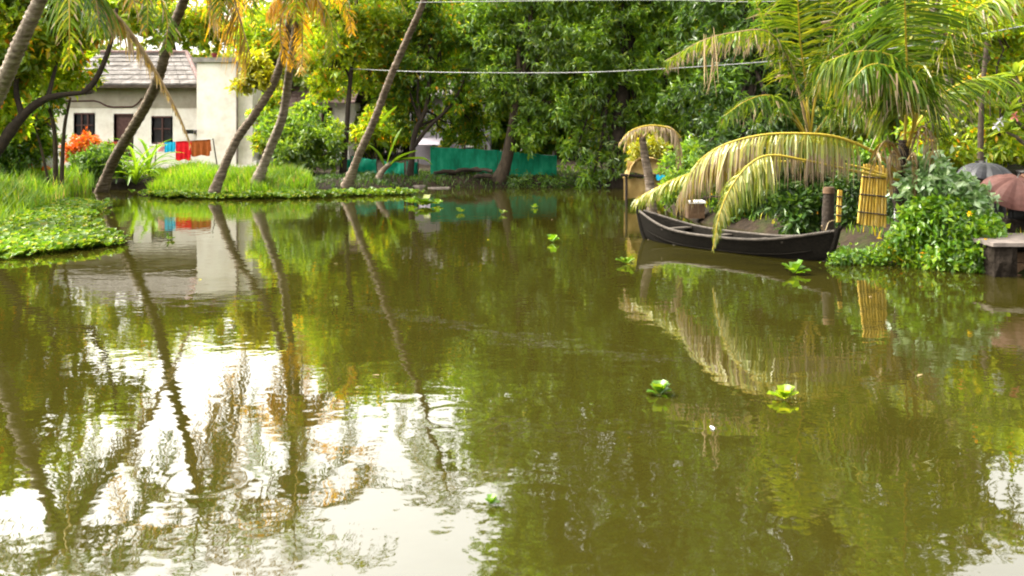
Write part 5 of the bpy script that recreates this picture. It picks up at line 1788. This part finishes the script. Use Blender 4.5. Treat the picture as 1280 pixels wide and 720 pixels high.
def rosette(mb, x, y, s, k, lift=(.15, .9), round_=.8, z=0.0, mat=0):
    """floating rosette: k spoon leaves round a centre"""
    for q in range(k):
        a = q * 2.4 + rng.uniform(-.3, .3)
        e = rng.uniform(*lift)
        L = s * rng.uniform(.7, 1.1)
        d = np.array((math.cos(a) * math.cos(e), math.sin(a) * math.cos(e), math.sin(e)))
        c = np.array((x, y, z + .005))
        p0, p1, p2 = c + d * L * .15, c + d * L * .65, c + d * L + np.array((0, 0, -.1 * L))
        wv = np.array((-math.sin(a), math.cos(a), 0)) * L * round_ * .5
        up = np.array((0, 0, .12 * L))
        v = [p0, p0 * .4 + p1 * .6 + wv * .8 + up, p1 * .45 + p2 * .55 + wv * .8 + up, p2, p1 * .45 + p2 * .55 - wv * .8 + up, p0 * .4 + p1 * .6 - wv * .8 + up, p1]
        mb.add(v, [(0, 1, 6), (0, 6, 5)], mat, True)
        mb.add(v, [(1, 2, 3, 6), (6, 3, 4, 5)], mat, True)


def mat_of_plants(name, poly, n, s, label):
    q = scatter(poly, n)
    q = q + rng.normal(size=q.shape) * .2 * (rng.random(len(q)) < .5)[:, None]
    zz = hgt(q[:, 0], q[:, 1])
    mb = MB()
    for (x, y), z in zip(q, zz):
        if z > .35: continue
        rosette(mb, x, y, s * rng.uniform(.6, 1.25), 7, (.2, 1.25), .75, max(0, z) + rng.uniform(0, .08))
    tag(mb.build(name, M['hyacinth']), label, "floating plants", kind="stuff")


mat_of_plants("water_hyacinth", [(-10.5, 17), (-9.2, 17.5), (-8.4, 18.6), (-7.75, 19.8), (-8.2, 20.8), (-9.4, 22), (-10.6, 24.5), (-11.4, 27), (-12.0, 29), (-13.4, 30), (-12.2, 24), (-11.6, 19)], 3400, .165, "mat of water hyacinth floating off the left bank")
mat_of_plants("water_hyacinth", [(-12.5, 33.6), (-11.2, 32.2), (-9.5, 31.6), (-7, 31.8), (-5, 33.2), (-3.4, 33.6), (-3.6, 34.6), (-5, 34.6), (-7, 33.3), (-9.5, 33), (-12, 34.3)], 1700, .15, "narrow fringe of floating plants along the grass strip")

drift = [(530, 258, .42, 17, "largest yellow-green floating plant just off the landing stones", 'hyacinth'),
         (514, 255, .28, 10, "floating plant left of the largest one off the landing stones", 'hyacinth'),
         (547, 256, .24, 9, "floating plant right of the largest one off the landing stones", 'hyacinth'),
         (575, 266, .2, 7, "small yellow-green floating plant in front of the long green net", 'hyacinth'),
         (627, 268, .18, 6, "small floating plant below the thick leaning trunk", 'hyacinth'),
         (690, 303, .22, 9, "bright floating plant alone in mid canal before the right net", 'bright'),
         (783, 330, .22, 8, "flat pale floating plant left of the canoe's bow", 'hyacinth'),
         (993, 343, .27, 11, "bright green floating plant just below the canoe stern", 'bright'),
         (824, 494, .14, 17, "small upright floating plant with a white edge in open water", 'bright'),
         (980, 500, .15, 18, "floating plant with yellow and orange leaves in open water", 'lime'),
         (614, 632, .07, 12, "small floating plant beside the white sky reflection", 'bright'),
         (668, 222 + 38, .16, 6, "tiny pale floating plant under the right green net", 'hyacinth'),
         (212, 300, .16, 6, "tiny floating plant off the tip of the hyacinth mat", 'hyacinth')]
for px, py, s, k, lab, m_ in drift:
    x, y = W(px, py)
    mb = MB()
    rosette(mb, x, y, s, k, (.25, 1.2), .7)
    o = mb.build("floating_plant", M[m_], None, (x, y, 0), (x, y, 0))
    tag(o, lab, "water plant", "plants drifting on the canal")

# fallen leaves lying on the water
for px, py, m_ in ((890, 536, 'white_cloth'), (1088, 372, 'dry'), (470, 470, 'dry'), (352, 440, 'yellow'), (1150, 470, 'dry'),
                   (690, 275, 'dry'), (610, 300, 'yellow'), (420, 330, 'dry'), (250, 350, 'yellow')):
    x, y = W(px, py)
    mb = MB()
    a = rng.uniform(0, 6.28)
    d = np.array((math.cos(a), math.sin(a), 0)) * rng.uniform(.025, .045)
    blade(mb, [np.array((x, y, .006)) - d, np.array((x, y, .01)), np.array((x, y, .012)) + d], .03, fold=.08, n=6)
    o = mb.build("fallen_leaf", M[m_], None, (x, y, 0), (x, y, 0))
    lab = {'white_cloth': "tiny white petal floating alone in open water", 'dry': "tiny dry brown leaf floating flat on the canal", 'yellow': "tiny yellow leaf floating flat on the canal"}[m_]
    tag(o, lab, "leaf", {'white_cloth': None, 'dry': "dry brown leaves on the water", 'yellow': "yellow leaves on the water"}[m_])
